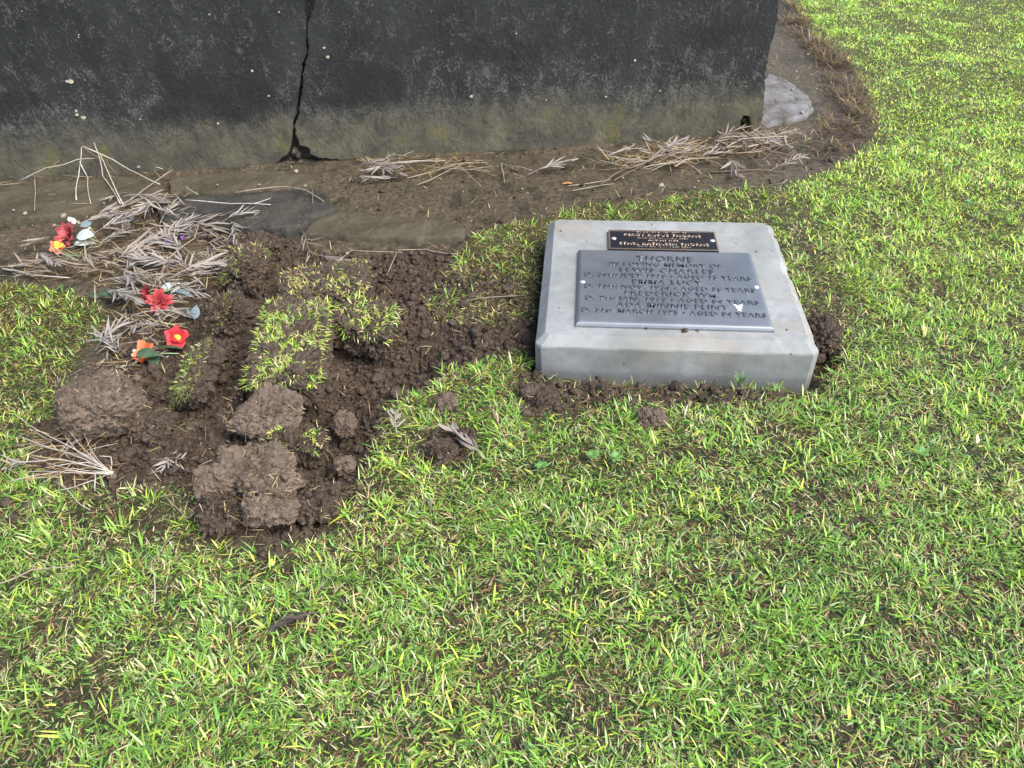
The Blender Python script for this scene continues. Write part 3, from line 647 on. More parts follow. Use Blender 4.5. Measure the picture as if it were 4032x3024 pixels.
az = np.where(R0.rand(n) < .55, 5*fbm(pts, 5, 2, 51)*2+R0.normal(0, .9, n), az)
base = np.c_[pts, height(pts)-.003]
# tufts: bunches of longer blades and of dead straw
tc = lawn_points(5200, .45, 3.2); tb = samp(M_BARE, tc)+samp(M_GAP, tc)+samp(M_APR, tc); tc = tc[(tb < .35) & ~(((tc-WL) @ WN < .03) & ((tc-WL) @ WD < rx))]
nb_ = R0.randint(6, 16, len(tc)); tp = np.repeat(tc, nb_, 0)+R0.normal(0, .008, (nb_.sum(), 2)); tdry = np.repeat(R0.rand(len(tc)) < .42+.35*fbm(tc, 3.4, 3, 41), nb_); m = len(tp)
tcol, _ = pick(R0.rand(m), {'straw': np.where(tdry, 1.2, .05), 'tan': np.where(tdry, .6, .05), 'green': np.where(tdry, .05, 1.), 'lime': np.where(tdry, .1, .6), 'mid': np.where(tdry, .05, .5), 'pale': .2})
tcol = tcol*np.repeat(np.exp(.16*R0.randn(len(tc))), nb_)[:, None]*np.exp(.12*R0.randn(m))[:, None]
pts = np.r_[pts, tp]; base = np.r_[base, np.c_[tp, height(tp)-.002]]; col = np.r_[col, tcol]; n = len(pts)
tl = R0.uniform(.022, .05, m)*np.where(tdry, .85, 1.1)*(1-.25*sstep(2, 3.4, tp[:, 1])); leng = np.r_[leng, tl]; wid = np.r_[wid, np.exp(R0.normal(math.log(.003), .3, m))*np.where(tdry, .65, 1)*(1+.4*sstep(2, 3.4, tp[:, 1]))]
tilt = np.r_[tilt, np.clip(R0.normal(np.where(tdry, .95, .6), .35), .05, 1.5)]; az = np.r_[az, R0.uniform(0, 6.3, m)]
nf_ = pts[:, 1] < 1.6; right_a = sstep(.3, 1.6, pts[:, 0])*sstep(1., 2.6, pts[:, 1])
V, FQ, FT, CC = [], [], [], []; o_ = 0
for s_, sg in ((nf_, True), (~nf_, False)):
    v, q, t, c = blades(base[s_], leng[s_], wid[s_], az[s_], tilt[s_], R0.uniform(.2, 1.3, s_.sum()), np.clip(col[s_]*1.14*(1+.22*right_a[s_])[:, None], .01, .85), sg)
    V.append(v); FQ.append(q+o_); FT.append(t+o_); CC.append(c); o_ += len(v)
lawn_o = ob('lawn_grass', mesh_np('lawn_grass', np.concatenate(V), [np.concatenate(FQ), np.concatenate(FT)], m_grass, False, np.concatenate(CC)))
tag(lawn_o, 'short mown green lawn grass with straw coloured dry patches', 'grass', kind='stuff')
print('BLADES', n)
tp = np.concatenate([lawn_points(170000, .42, 2.3), lawn_points(70000, 2.3, 4.2)]); tp = tp[(samp(M_BARE, tp) < .4) & (samp(M_GAP, tp) < .4) & ~(((tp-WL) @ WN < .02) & ((tp-WL) @ WD < rx))]; m = len(tp)
tcol, _ = pick(R0.rand(m), {'tan': 1., 'straw': .35, 'dark': .8, 'mid': .3}); tcol = tcol*np.array([.62, .6, .58])*np.exp(.3*R0.randn(m))[:, None]
v, q, t, c = blades(np.c_[tp, height(tp)+.001], R0.uniform(.01, .03, m), R0.uniform(.0014, .003, m), R0.uniform(0, 6.3, m), R0.uniform(1.2, 1.5, m), R0.uniform(0, .2, m), np.clip(tcol, .01, 1), False)
o = ob('lawn_thatch', mesh_np('lawn_thatch', v, [q, t], m_grass, False, c)); tag(o, 'brown thatch of dead blades matted beneath the green lawn', 'thatch', kind='stuff')
# straw litter: flat dead blades on the soil edges, behind the wall end and by the block
lp = np.concatenate([lawn_points(60000, .9, 3.0), lawn_points(90000, 2.9, 6.0)])
_dp = lawn_points(150000, 3.0, 5.8); lp = np.concatenate([lp, _dp[samp(M_DEAD, _dp) > .25]])
bv, dv, sv, dd = samp(M_BARE, lp), samp(M_DUG, lp), samp(M_STRAW, lp), samp(M_DEAD, lp); ap = samp(M_APR, lp)
edge = bv*(1-bv)*4
pr = .05*dv+.05*bv+.28*edge+.15*sv+.9*dd*(fbm(lp, 9, 2, 88) > -.05)+.1*ap; pr[((lp-WL) @ WN < .02) & ((lp-WL) @ WD < rx)] = 0
pr *= (1-sstep(.3, .7, samp(M_BLK, lp)))
k_ = R0.rand(len(lp)) < pr; lp = lp[k_]; n = len(lp)
col, idx = pick(R0.rand(n), {'straw': .8, 'tan': 1.0, 'lime': .1, 'pale': .2})
col = col*np.exp(.3*R0.randn(n))[:, None]*np.where(samp(M_DEAD, lp)[:, None] > .25, [.36, .31, .27], 1)
dq = samp(M_DEAD, lp); v, q, t, c = blades(np.c_[lp, height(lp)+.002+.02*dq*R0.rand(n)], R0.uniform(.012, .045, n)*(1+.9*dq), R0.uniform(.001, .0024, n)*(1+.8*dq), R0.uniform(0, 6.3, n), R0.uniform(.9, 1.5, n), R0.uniform(-.3, .5, n), np.clip(col, .01, 1), True)
o = ob('straw_litter', mesh_np('straw_litter', v, [q, t], m_grass, False, c)); tag(o, 'thin dry straw and dead grass strewn over the bare soil', 'straw', kind='stuff')

# ------------------------------------------------------------------ crumbly soil grains
cp = lawn_points(340000, .9, 3.25); cp = cp[(cp-WL) @ WN > .01]
wgt = np.maximum(np.maximum(samp(M_DUG, cp), .06*samp(M_BARE, cp)), .75*np.maximum(samp(M_APR, cp), samp(M_GAP, cp)))*(1-samp(M_BLK, cp))
cn = fbm(cp, 9, 2, 61)
cp = cp[R0.rand(len(cp)) < wgt*np.clip(.45+.8*cn, .05, 1)]
cp = cp[:30000]
bm = bmesh.new(); bmesh.ops.create_icosphere(bm, subdivisions=1, radius=1); iv = np.array([v_.co[:] for v_ in bm.verts]); bm.verts.index_update(); jf = np.array([[v_.index for v_ in f_.verts] for f_ in bm.faces]); bm.free()
n = len(cp); rr = np.exp(R0.normal(math.log(.0036), .5, n)); rr = np.clip(rr, .0016, .014)
vv = iv[None]*(1+.35*R0.randn(n, len(iv), 1)).clip(.45, 1.6)*rr[:, None, None]*np.array([1, 1, .8])
vv = vv+np.c_[cp, height(cp)+rr*.35][:, None]
o = ob('soil_crumbs', mesh_np('soil_crumbs', vv.reshape(-1, 3), [(jf[None]+(np.arange(n)*len(iv))[:, None, None]).reshape(-1, 3)], m_soil, True))
tag(o, 'loose dark brown crumbs of freshly dug soil', 'soil', kind='stuff')

# ------------------------------------------------------------------ sods, turned slabs and clods
def sod_grass(parent, dims, n, seed, wts, lmin=.01, lmax=.026, face='top', edge=0.3, cover=1.):
    rg = np.random.RandomState(seed); h = np.array(dims)/2
    x = rg.uniform(-1.0, 1.0, n); y = rg.uniform(-1.0, 1.0, n)
    nz = fbm(np.c_[x*h[0], y*h[1]], 22, 3, seed)*1.6+.35*np.maximum(np.abs(x), np.abs(y))**6; k_ = nz < (cover*2-1)*.75+.12
    x, y = x[k_], y[k_]; n = len(x); r = np.maximum(np.abs(x), np.abs(y))
    z = h[2]*(1-.35*sstep(.75, 1., r))*.93
    col, idx = pick(rg.rand(n), wts); col = col*np.exp(.2*rg.randn(n))[:, None]
    az = np.where((r > .8) & (rg.rand(n) < .35), np.arctan2(y*h[1], x*h[0])+rg.normal(0, .5, n), rg.uniform(0, 6.3, n))
    v, q, t, c = blades(np.c_[x*h[0]*.97, y*h[1]*.97, z], rg.uniform(lmin, lmax, n), np.exp(rg.normal(math.log(.0025), .3, n)), az, np.clip(rg.normal(.95, .4, n)+.3*sstep(.7, 1, r), .05, 1.7), rg.uniform(.2, 1.4, n), np.clip(col, .01, 1), True)
    o = ob('grass', mesh_np('grass', v, [q, t], m_grass, False, c), parent); o['kind'] = 'stuff'; return o
def roots(parent, dims, n, seed):
    rg = np.random.RandomState(seed); h = np.array(dims)/2
    u = rg.normal(size=(n, 3)); u /= (np.abs(u)**5).sum(1)[:, None]**.2; p = u*h*1.0
    col, _ = pick(rg.rand(n), {'straw': .6, 'tan': 1}); 
    v, q, t, c = blades(p, rg.uniform(.012, .035, n), np.full(n, .0011), rg.uniform(0, 6.3, n), rg.uniform(.8, 2.6, n).clip(0, 1.7), rg.uniform(-.5, 1, n), col*np.exp(.25*rg.randn(n))[:, None], True)
    o = ob('roots', mesh_np('roots', v, [q, t], m_grass, False, c), parent); o['kind'] = 'stuff'
def sod(px, py, dz, dims, rot, label, seed, grass=None, mat=m_soil, k=5., rough=.16, fine=.06, nroots=60, cat='turf sod', name='turf_sod', cut_planes=0, group='lifted turf sods and clods', **kw):
    p = P(px, py, dz); o = empty(name, p, rot, label, cat, group)
    ob('soil_body', lump_mesh('soil_body', dims, k, rough, seed, 38 if max(dims) > .13 else 24, mat, fine, cut_planes, met=kw.pop('met', .8 if mat is m_soil else .5)), o)
    rgc = np.random.RandomState(seed+9); nc = int((2600 if mat is m_soil else 900)*.2*(dims[0]*dims[1]+dims[0]*dims[2]+dims[1]*dims[2])**.75*8); uu = rgc.normal(size=(nc, 3)); uu /= (np.abs(uu)**k).sum(1)[:, None]**(1/k)
    rc = np.clip(np.exp(rgc.normal(math.log(.003), .45, nc)), .0014, .009); cvv = iv[None]*(1+.35*rgc.randn(nc, len(iv), 1)).clip(.45, 1.6)*rc[:, None, None]+(uu*np.array(dims)/2*1.01)[:, None]
    oc = ob('soil_crumbs', mesh_np('soil_crumbs', cvv.reshape(-1, 3), [(jf[None]+(np.arange(nc)*len(iv))[:, None, None]).reshape(-1, 3)], mat, True), o); oc['kind'] = 'stuff'
    if grass: sod_grass(o, dims, grass[0], seed+1, grass[1], **kw)
    if nroots: roots(o, dims, nroots, seed+2)
    return o
WG = {'green': 1, 'mid': .6, 'lime': 1.1, 'pale': .5, 'straw': .9, 'tan': .5}; WS = {'lime': .6, 'straw': 1.3, 'tan': .7, 'pale': .5, 'mid': .3}
sod(632, 758, .075, (.18, .33, .11), (.14, .05, .02), 'thick turf sod with lush green grass standing on the dug soil', 201, (3400, WG), met=1.2, cover=1.7, lmin=.013, lmax=.032)
sod(705, 618, .022, (.28, .18, .06), (.08, -.05, .15), 'flat turf sod with sparse yellowish grass behind the lush green sod', 211, (1500, WS), cover=.85)
sod(790, 706, .025, (.17, .15, .10), (.12, .15, -.25), 'turf sod with a bare front face and clover beside the lush green sod', 221, (700, WG), lmax=.036, cover=.95, rough=.25, met=1.2)
sod(530, 592, .035, (.10, .12, .10), (.2, -.6, -.3), 'upper ragged turf piece of the tipped strip with yellow fringe', 231, (600, WS), rough=.35, fine=.16, k=3.4, met=1.4)
sod(498, 690, .035, (.09, .15, .10), (.1, -.75, -.05), 'lower ragged turf piece of the tipped strip with roots hanging', 235, (700, WS), rough=.35, fine=.16, k=3.4, met=1.4, nroots=160)
sod(425, 812, .05, (.12, .17, .06), (.5, -.62, -.5), 'tilted turf sod leaning away with grass fringe beside the red flower', 241, (1500, {'lime': 1, 'straw': 1, 'pale': .8, 'green': .4}), m_soil)
sod(538, 560, .02, (.12, .10, .07), (0, .1, .3), 'small turf sod with yellow tuft at the rear of the dug soil', 251, (500, WS), cover=.7)
sod(640, 965, .005, (.15, .08, .07), (.2, 0, .1), 'crumbling turf sod with a short green tuft in front of the turned slab', 261, (350, WG), cover=.45, rough=.35, fine=.14, k=3)
DG = 'lifted turf sods and clods'
sod(218, 862, .075, (.19, .16, .14), (.3, .1, .5), 'big rounded earth clod turned bottom up at the left lawn edge', 301, None, m_soil2, 3.0, 0.25, 0.08, 70, 'earth clod', 'earth_clod', 2)
sod(567, 890, .05, (.18, .13, .065), (.42, .06, -.12), 'smooth turned slab of earth in front of the lush green sod', 311, None, m_soil2, 3.6, 0.22, 0.08, 40, 'earth clod', 'earth_clod', 3)
sod(530, 1040, .05, (.20, .15, .105), (.4, -.15, .5), 'largest cracked earth clod at the front of the dug soil', 321, None, m_soil2, 2.5, 0.5, 0.14, 90, 'earth clod', 'earth_clod', 6)
sod(585, 1098, .05, (.115, .075, .085), (.3, .2, .25), 'angular pale brown earth clod leaning on the largest cracked clod', 331, None, m_soil2, 2.8, 0.35, 0.08, 40, 'earth clod', 'earth_clod', 7)
sod(474, 1105, .035, (.085, .09, .085), (.1, .2, .8), 'knobbly earth clod at the lawn side of the largest cracked clod', 341, None, m_soil, 2.5, 0.5, 0.2, 50, 'earth clod', 'earth_clod', 4)
sod(690, 1085, .035, (.08, .075, .07), (.1, .1, .3), 'squarish earth clod right of the angular pale brown clod', 351, None, m_soil, 2.8, 0.4, 0.1, 40, 'earth clod', 'earth_clod', 5)
sod(560, 530, .01, (.13, .09, .06), (0, 0, .2), 'reddish earth mound half under dry leaves below the dark footing stone', 361, None, m_soil, 2.6, .35, .14, 30, 'earth clod', 'earth_clod')
sod(325, 918, .0, (.10, .09, .05), (0, .1, .1), 'low earth clod between the big rounded clod and the tilted sod', 371, None, m_soil, 3, .3, .14, 40, 'earth clod', 'earth_clod')
sod(600, 830, -.02, (.11, .10, .08), (.1, 0, .2), 'dark earth clod wedged under the lush green sod', 375, None, m_soil, 3, .3, .14, 30, 'earth clod', 'earth_clod')
sod(510, 760, -.02, (.12, .12, .08), (.1, .1, .2), 'dark crumbling earth clod between the tipped strip and the lush sod', 377, None, m_soil, 3, .35, .16, 60, 'earth clod', 'earth_clod')
sod(955, 975, .016, (.07, .05, .045), (.1, .3, .4), 'oval earth clod on the grass beside the pale twisted leaf', 381, None, m_soil, 2.6, .22, .12, 12, 'earth clod', 'earth_clod')
sod(1002, 945, .012, (.05, .04, .035), (.2, 0, .2), 'small dark earth clod behind the oval clod on the grass', 385, None, m_soil, 2.6, .3, .14, 6, 'earth clod', 'earth_clod')
sod(1170, 862, .002, (.085, .08, .045), (0, .1, .3), 'crumbly earth heap at the front left corner of the memorial block', 391, None, m_soil, 2.6, .38, .2, 30, 'earth clod', 'earth_clod')
sod(1408, 902, .008, (.07, .055, .035), (.1, 0, .2), 'pale brown earth clod on the lawn in front of the memorial block', 395, None, m_soil2, 2.6, .25, .12, 5, 'earth clod', 'earth_clod')
sod(1778, 722, .0, (.085, .12, .065), (.2, .25, .1), 'loose earth heap against the right side of the memorial block', 401, None, m_soil, 2.6, .38, .2, 45, 'earth clod', 'earth_clod')
sod(964, 868, .008, (.05, .05, .03), (.1, 0, .2), 'flat small earth clod in the grass edge left of the corner heap', 405, None, m_soil2, 2.8, .3, .14, 4, 'earth clod', 'earth_clod')
sod(743, 918, -.015, (.055, .06, .05), (.1, .4, .2), 'round dark clod in the hollow beside the turned slab', 411, None, m_soil2, 2.6, .25, .14, 6, 'earth clod', 'earth_clod')
sod(745, 1005, .0, (.05, .04, .035), (.1, .2, .2), 'small clod at the grass edge behind the squarish clod', 415, None, m_soil2, 2.8, .25, .12, 3, 'earth clod', 'earth_clod')
sod(585, 1190, .006, (.045, .04, .03), (.1, .2, .2), 'small clod sunk in grass in front of the largest cracked clod', 418, None, m_soil, 2.8, .25, .12, 3, 'earth clod', 'earth_clod')
sod(1290, 842, -.006, (.06, .04, .028), (.1, .0, .1), 'low crumbled clod under the front edge of the memorial block', 421, None, m_soil, 2.6, .4, .2, 8, 'earth clod', 'earth_clod')
sod(1560, 862, -.006, (.06, .04, .028), (.1, .0, .4), 'low crumbled clod in grass under the block front, right half', 425, None, m_soil, 2.6, .4, .2, 8, 'earth clod', 'earth_clod')
# medium clods strewn in the dug soil
rg = np.random.RandomState(77); cand = lawn_points(9000, 1., 2.6); cand = cand[np.maximum(samp(M_DUG, cand), samp(M_APR, cand)*(1-samp(M_GAP, cand))) > .8]; used = []
for c_ in cand:
    if len(used) >= 170: break
    s_ = float(np.clip(np.exp(rg.normal(math.log(.022), .35)), .012, .045))
    if all(np.hypot(*(c_-u[0])) > .5*(s_+u[1])+.012 for u in used): used.append((c_, s_))
cms = [lump_mesh('soil_clod', (1, .85, .75), 2.7, .32, 500+i, 10, m_soil if i % 3 else m_soil2, .2, 1) for i in range(8)]
for i, (c_, s_) in enumerate(used):
    o = ob('soil_clod', cms[i % 8], None, (c_[0], c_[1], H1(*c_)+s_*.22), (rg.uniform(0, .5), rg.uniform(0, .5), rg.uniform(0, 6.3))); o.scale = (s_, s_, s_)
    tag(o, 'small dark clod strewn loose over the bare dug soil', 'earth clod', 'small clods in the dug soil')

# ------------------------------------------------------------------ dry leaves
def frond_mesh(name, seed, L=.15, pairs=9, lobe=.05, mat=None, spread=.6, wl_=.0068):
    rg = np.random.RandomState(seed); V, T, Q = [], [], []
    bend = rg.uniform(-.35, .35); 
    def spine(t): return np.array([L*t, L*bend*t*t*.5, L*(.08*math.sin(t*3.)+.05*rg.normal()*0)])
    sp = np.array([spine(t) for t in np.linspace(0, 1, 9)]); v, q, t3 = tube(sp, .0016, .0006, 4); V.append(v); Q.append(q); T.append(t3); o_ = len(v)
    for i in range(pairs):
        t = .12+.88*(i+.5)/pairs
        for sd in (-1, 1):
            if rg.rand() < .14: continue
            ln = lobe*(math.sin(math.pi*(.18+.75*t))**.7)*rg.uniform(.7, 1.15); a = sd*(spread*rg.uniform(.6, 1.2))*(1.05-.55*t)+bend*t
            b0 = spine(t); up = rg.uniform(-.25, .55); cv = rg.uniform(-.5, .5); w_ = wl_*rg.uniform(.75, 1.25); ro = rg.uniform(-.7, .7)
            pv = []
            for (tt, ww) in ((0, .3), (.33, 1.), (.68, .8), (1, 0)):
                aa = a+cv*tt*.6; c0 = b0+np.array([math.cos(aa), math.sin(aa), up*tt*(1 if tt < .8 else .8)])*ln*tt+np.array([0, 0, -.1*ln*tt*tt])
                sv = np.array([-math.sin(aa)*math.cos(ro), math.cos(aa)*math.cos(ro), math.sin(ro)])
                if ww > 0: pv += [c0-sv*w_*ww/2, c0+np.array([0, 0, -.0012*ww]), c0+sv*w_*ww/2]
                else: pv += [c0]
            V.append(np.array(pv)); 
            Q.append(np.array([[r*3+s_, r*3+s_+1, r*3+s_+4, r*3+s_+3] for r in range(2) for s_ in range(2)])+o_); T.append(np.array([[6, 7, 9], [7, 8, 9]])+o_); o_ += len(pv)
    return mesh_np(name, np.concatenate(V), [np.concatenate(Q), np.concatenate(T)], mat, False)
fr = [frond_mesh('dry_frond', 600+i, .15, [5, 7, 8, 5, 6][i % 5], [.085, .07, .06, .09, .075][i % 5], [m_leafg, m_leafb, m_leafg, m_leafb, m_leafs, m_leafb][i % 6], [.5, .65, .45, .75][i % 4], [.0055, .0045, .0065][i % 3]) for i in range(12)]
fs = [frond_mesh('silver_frond', 650+i, .15, 6, .085, m_leafs, .6, .009) for i in range(3)]
fd = frond_mesh('dark_frond', 660, .13, 4, .07, m_leafd, .4, .013)
rg2 = random.Random(21)
def frond(me, a, b_, dz, label, group=None, tilt=None, name='dry_leaf', cat='leaf', base_len=.15):
    p, q = G(*a), G(*b_); d = q-p; L = np.linalg.norm(d[:2]); pit = math.atan2(q[2]-p[2], L)
    o = ob(name, me, None, (p[0], p[1], p[2]+dz), ((tilt if tilt is not None else rg2.uniform(-.35, .35)), -pit+rg2.uniform(-.16, .02), math.atan2(d[1], d[0])))
    s_ = L/base_len; o.scale = (s_, max(.8, min(1.25, s_)), max(.8, min(1.25, s_))); tag(o, label, cat, group); return o
LG = 'dry leaves in the litter pile by the artificial flowers'
FLW = {(155, 518): 'beside the faded red flower', (130, 590): 'on the mud left of the pile', (345, 658): 'around the dark red flower', (387, 738): 'around the bright red flower', (270, 780): 'near the orange flower', (365, 530): 'around the purple flower', (500, 520): 'at the dark footing stone', (480, 590): 'at the tipped turf strip', (310, 455): 'under the propped stalks'}
def zone(px, py): return 'dry feathery leaf in the litter pile '+FLW[min(FLW, key=lambda q: (q[0]-px)**2+4*(q[1]-py)**2)]
# the leaves one can pick out
for me, a, b_, dz in [(fs[0], (540, 580), (430, 600), .03), (fs[1], (385, 610), (505, 585), .03), (fs[2], (330, 520), (440, 505), .02), (fs[0], (240, 560), (360, 545), .02), (fs[1], (110, 520), (65, 550), .015),
                      (fr[0], (250, 590), (330, 660), .03), (fr[2], (230, 640), (310, 690), .03), (fr[3], (360, 500), (500, 515), .03), (fr[0], (500, 490), (540, 560), .03), (fr[1], (270, 700), (250, 790), .02),
                      (fr[2], (330, 700), (250, 760), .02), (fr[4], (300, 690), (420, 700), .02), (fr[3], (250, 600), (120, 590), .015), (fr[5], (130, 600), (30, 590), .012), (fs[2], (260, 640), (305, 680), .035),
                      (fr[6], (420, 560), (330, 540), .03), (fr[7], (440, 470), (330, 455), .03), (fr[8], (380, 440), (300, 480), .03), (fr[4], (270, 440), (380, 470), .03), (fr[9], (300, 480), (250, 540), .03)]:
    frond(me, a, b_, dz, zone((a[0]+b_[0])/2, (a[1]+b_[1])/2), LG)
pile = [(260, 430), (370, 420), (430, 500), (560, 480), (560, 560), (470, 620), (360, 700), (420, 700), (300, 800), (230, 800), (240, 700), (270, 640), (150, 610), (40, 610), (30, 575), (180, 560), (210, 500)]
cnt = 0
while cnt < 74:
    px, py = rg2.uniform(20, 570), rg2.uniform(425, 810)
    if not inpoly(np.array([[px, py]]), pile)[0]: continue
    a = rg2.uniform(0, 2*math.pi); L = rg2.uniform(55, 120)
    if py > 630 and rg2.random() < .6: continue
    if rg2.random() < .55: a = rg2.choice([0, math.pi])+rg2.gauss(0, .5)
    frond(fr[rg2.randrange(12)], (px-L/2*math.cos(a), py-L*.28*math.sin(a)), (px+L/2*math.cos(a), py+L*.28*math.sin(a)), rg2.uniform(.004, .045), zone(px, py), LG); cnt += 1
WGp = 'dry leaves swept against the wall foot'
labm = 'dry grey leaf swept against the wall foot right of the crack'
for me, a, b_ in [(fr[0], (785, 362), (875, 372)), (fr[3], (880, 385), (795, 378)), (fr[2], (800, 372), (870, 395)), (fr[8], (880, 362), (790, 395)), (fr[6], (860, 390), (790, 403))]: frond(me, a, b_, rg2.uniform(.005, .02), labm, WGp)
frond(fr[2], (1140, 384), (1240, 366), .012, 'single dry feathery leaf lying alone at the wall foot', WGp)
labr = 'dry leaf in the litter heap at the right foot of the wall'
for i in range(20):
    t = rg2.random(); px = 1330+370*t+rg2.uniform(-15, 15); py = 352-42*t+rg2.uniform(-12, 16); L = rg2.uniform(50, 90)*rg2.choice([-1, 1]); sl_ = rg2.gauss(-.1, .3)
    frond(fr[rg2.randrange(12)], (px-L/2, py-L*sl_*.5), (px+L/2, py+L*sl_*.5), rg2.uniform(.005, .035), labr, WGp)
frond(fs[1], (1570, 350), (1600, 392), .015, 'pale broken leaf hanging below the litter heap near the wall end', WGp)
frond(fr[4], (1700, 395), (1685, 432), .012, 'small pale leaf at the grass edge above the memorial block', WGp)
frond(fr[7], (1660, 375), (1740, 362), .012, 'brown leaf at the grass edge right of the litter heap', WGp)
frond(fr[9], (1190, 520+0), (1180, 521), .0, 'x') if False else None
frond(fr[1], (655, 510), (690, 575), .02, 'grey leaf drooping over the edge of the pale chipped footing stone', LG)
frond(fr[10], (690, 560), (760, 590), .015, 'grey leaf at the rear rim of the flat yellowish sod', LG)
frond(fs[0], (1045, 1010), (985, 945), .03, 'pale twisted leaf on the lawn beside the oval earth clod', None, .2)
frond(fs[1], (860, 955), (850, 912), .03, 'short silvery leaf standing in the grass at the edge of the hollow', None, .2)
frond(fd, (690, 1335), (585, 1368), .018, 'dark brown dead leaf lying in the front lawn', None, .1)
frond(fr[5], (345, 1010), (400, 1000), .012, 'dry leaf scrap on dug soil behind the short tuft', LG); frond(fr[8], (395, 985), (345, 1030), .012, 'dry leaf scrap lying before the tilted sod on dug soil', LG)
frond(fs[2], (75, 1010), (20, 1030), .02, 'bleached leaf at the tip of the white stalk bundle'); frond(fr[3], (160, 960), (60, 990), .02, 'grey leaf under the white stalk bundle')
frond(fr[0], (215, 930), (170, 1000), .02, 'grey leaf beside the foot of the big rounded clod')
def petal_mesh(name, L, W, mat, cup=.3, curl=.3, ruffle=.1, seed=0, pw=.75, nu=7, nv=5, point=0.):
    rg = np.random.RandomState(seed); v = []
    for i in range(nu):
        t = i/(nu-1); wv = W*.5*(math.sin(math.pi*(min(t**pw*.93+.04, .985) if point else t**pw*.8+.05))**(.6+point)); 
        for j in range(nv):
            s_ = -1+2*j/(nv-1); x = L*t*(1-(.12 if point else .26)*s_*s_*t); y = wv*s_
            z = L*(cup*(t-.5*t*t)*1.0-curl*t*t*.7)+W*.28*cup*s_*s_+ruffle*W*math.sin(5*s_+seed)*t*t*.5+.02*L*rg.randn()*t
            v.append((x, y, z))
    q = [[i*nv+j, (i+1)*nv+j, (i+1)*nv+j+1, i*nv+j+1] for i in range(nu-1) for j in range(nv-1)]
    return mesh_np(name, v, [np.array(q)], mat, True)
_lt = []
for poly_, nn_ in ((pile, 900), ([(1300, 350), (1480, 315), (1700, 285), (1720, 315), (1600, 345), (1480, 365), (1330, 372)], 650), ([(775, 350), (890, 345), (1060, 345), (1070, 380), (900, 385), (800, 400)], 220), ([(0, 385), (370, 370), (380, 440), (250, 460), (0, 470)], 90), ([(30, 960), (200, 930), (230, 1040), (60, 1050)], 160)):
    pw_ = np.array([P(*p)[:2] for p in poly_]); c_ = R0.uniform(pw_.min(0), pw_.max(0), (nn_*6, 2)); c_ = c_[inpoly(c_, pw_)][:nn_]; c_ = c_[((c_-WL) @ WN) > .012]; _lt.append(c_)
lc = np.concatenate(_lt); n = len(lc); cc_, _ = pick(R0.rand(n), {'straw': .35, 'tan': 1.}); cc_ = cc_*np.array([.95, .93, .95])*np.exp(.35*R0.randn(n))[:, None]
v, q, t, c = blades(np.c_[lc, height(lc)+R0.uniform(.004, .035, n)], np.exp(R0.normal(math.log(.045), .45, n)), R0.uniform(.0012, .0034, n), np.where(R0.rand(n) < .5, R0.normal(0, .5, n)+math.pi*R0.randint(0, 2, n), R0.uniform(0, 6.3, n)), R0.uniform(1.2, 1.62, n), R0.uniform(-.25, .25, n), np.clip(cc_, .02, .8), True)
o = ob('dry_litter', mesh_np('dry_litter', v, [q, t], m_grass, False, c)); tag(o, 'fine grey tan shreds of dry leaves and stalks in the litter', 'litter', kind='stuff')
o = ob('dry_leaf', petal_mesh('dry_leaf', .05, .016, m_leafo, .2, .2, .2, 3), None, G(1215, 398, .006), (0, 0, .35)); tag(o, 'orange brown lance shaped dead leaf on the mud strip', 'leaf')

# ------------------------------------------------------------------ stalks and twigs
def stalk(pts, r, label, group=None, mat=m_twig, r1=None, name='dry_stalk', cat='stalk', parent=None, amp=.006):
    rgs = random.Random(int(pts[0][0]*1000)+int(pts[-1][1]*777)); full = []
    for a, b_ in zip(pts[:-1], pts[1:]): full += list(wobble(a, b_, 5, amp, rgs))[:-1]
    full.append(np.asarray(pts[-1])); c = np.asarray(full[0]) if parent is None else np.zeros(3)
    v, q, t = tube(np.array(full)-c, r, r1 if r1 else r*.6, 5)
    o = ob(name, mesh_np(name, v, [q, t], mat, True), parent, c if parent is None else (0, 0, 0))
    if parent is None: tag(o, label, cat, group)
    return o
def W3(px, py, off=.03): return onwall(px, py, off)[2]
SG = 'dry stalks at the foot of the wall'
up = 'bleached dry stalk propped against the wall at the left'
stalk([G(165, 432, .04), W3(170, 380, .1), W3(176, 318, .04)], .0028, 'upright forked stalk left in the fan of stalks against the wall', SG, m_twigw)
stalk([W3(172, 350, .08), W3(190, 385, .11), G(196, 440, .04)], .0025, 'side branch crossing below the fork of the left upright stalk', SG, m_twigw)
stalk([G(260, 440, .05), W3(222, 380, .1), W3(203, 308, .03)], .0026, 'straight stalk rising to the highest tip at the wall', SG, m_twigw)
stalk([G(266, 442, .05), W3(224, 350, .1), W3(215, 330, .04)], .0024, 'second straight stalk beside the highest one', SG, m_twigw)
stalk([W3(178, 316, .04), W3(260, 355, .08), G(345, 398, .05)], .0027, 'long stalk slanting down right from the fan top', SG, m_twigw)
stalk([W3(345, 398, .06), G(352, 410, .05), G(300, 432, .05), G(240, 455, .04)], .0026, 'bent stalk folding back under the slanting stalk', SG)
stalk([W3(373, 366, .07), G(310, 410, .05), G(245, 455, .05)], .0028, 'straight stalk pointing up right over the footing stone', SG, m_twig)
stalk([W3(182, 320, .03), W3(230, 352, .05), W3(256, 378, .06)], .002, 'thin brown stalk below the slanting stalk', SG, m_twigd)
stalk([W3(40, 392, .06), W3(100, 362, .06), W3(165, 345, .05), W3(205, 342, .03)], .0026, 'long arching stalk lying low along the wall at the far left', SG, m_twigw)
stalk([W3(100, 372, .06), W3(128, 346, .04)], .0016, 'short side twig on the arching stalk', SG, m_twig)
stalk([W3(75, 380, .1), G(75, 455, .04)], .0018, 'thin twig hanging from the arching stalk', SG, m_twig)
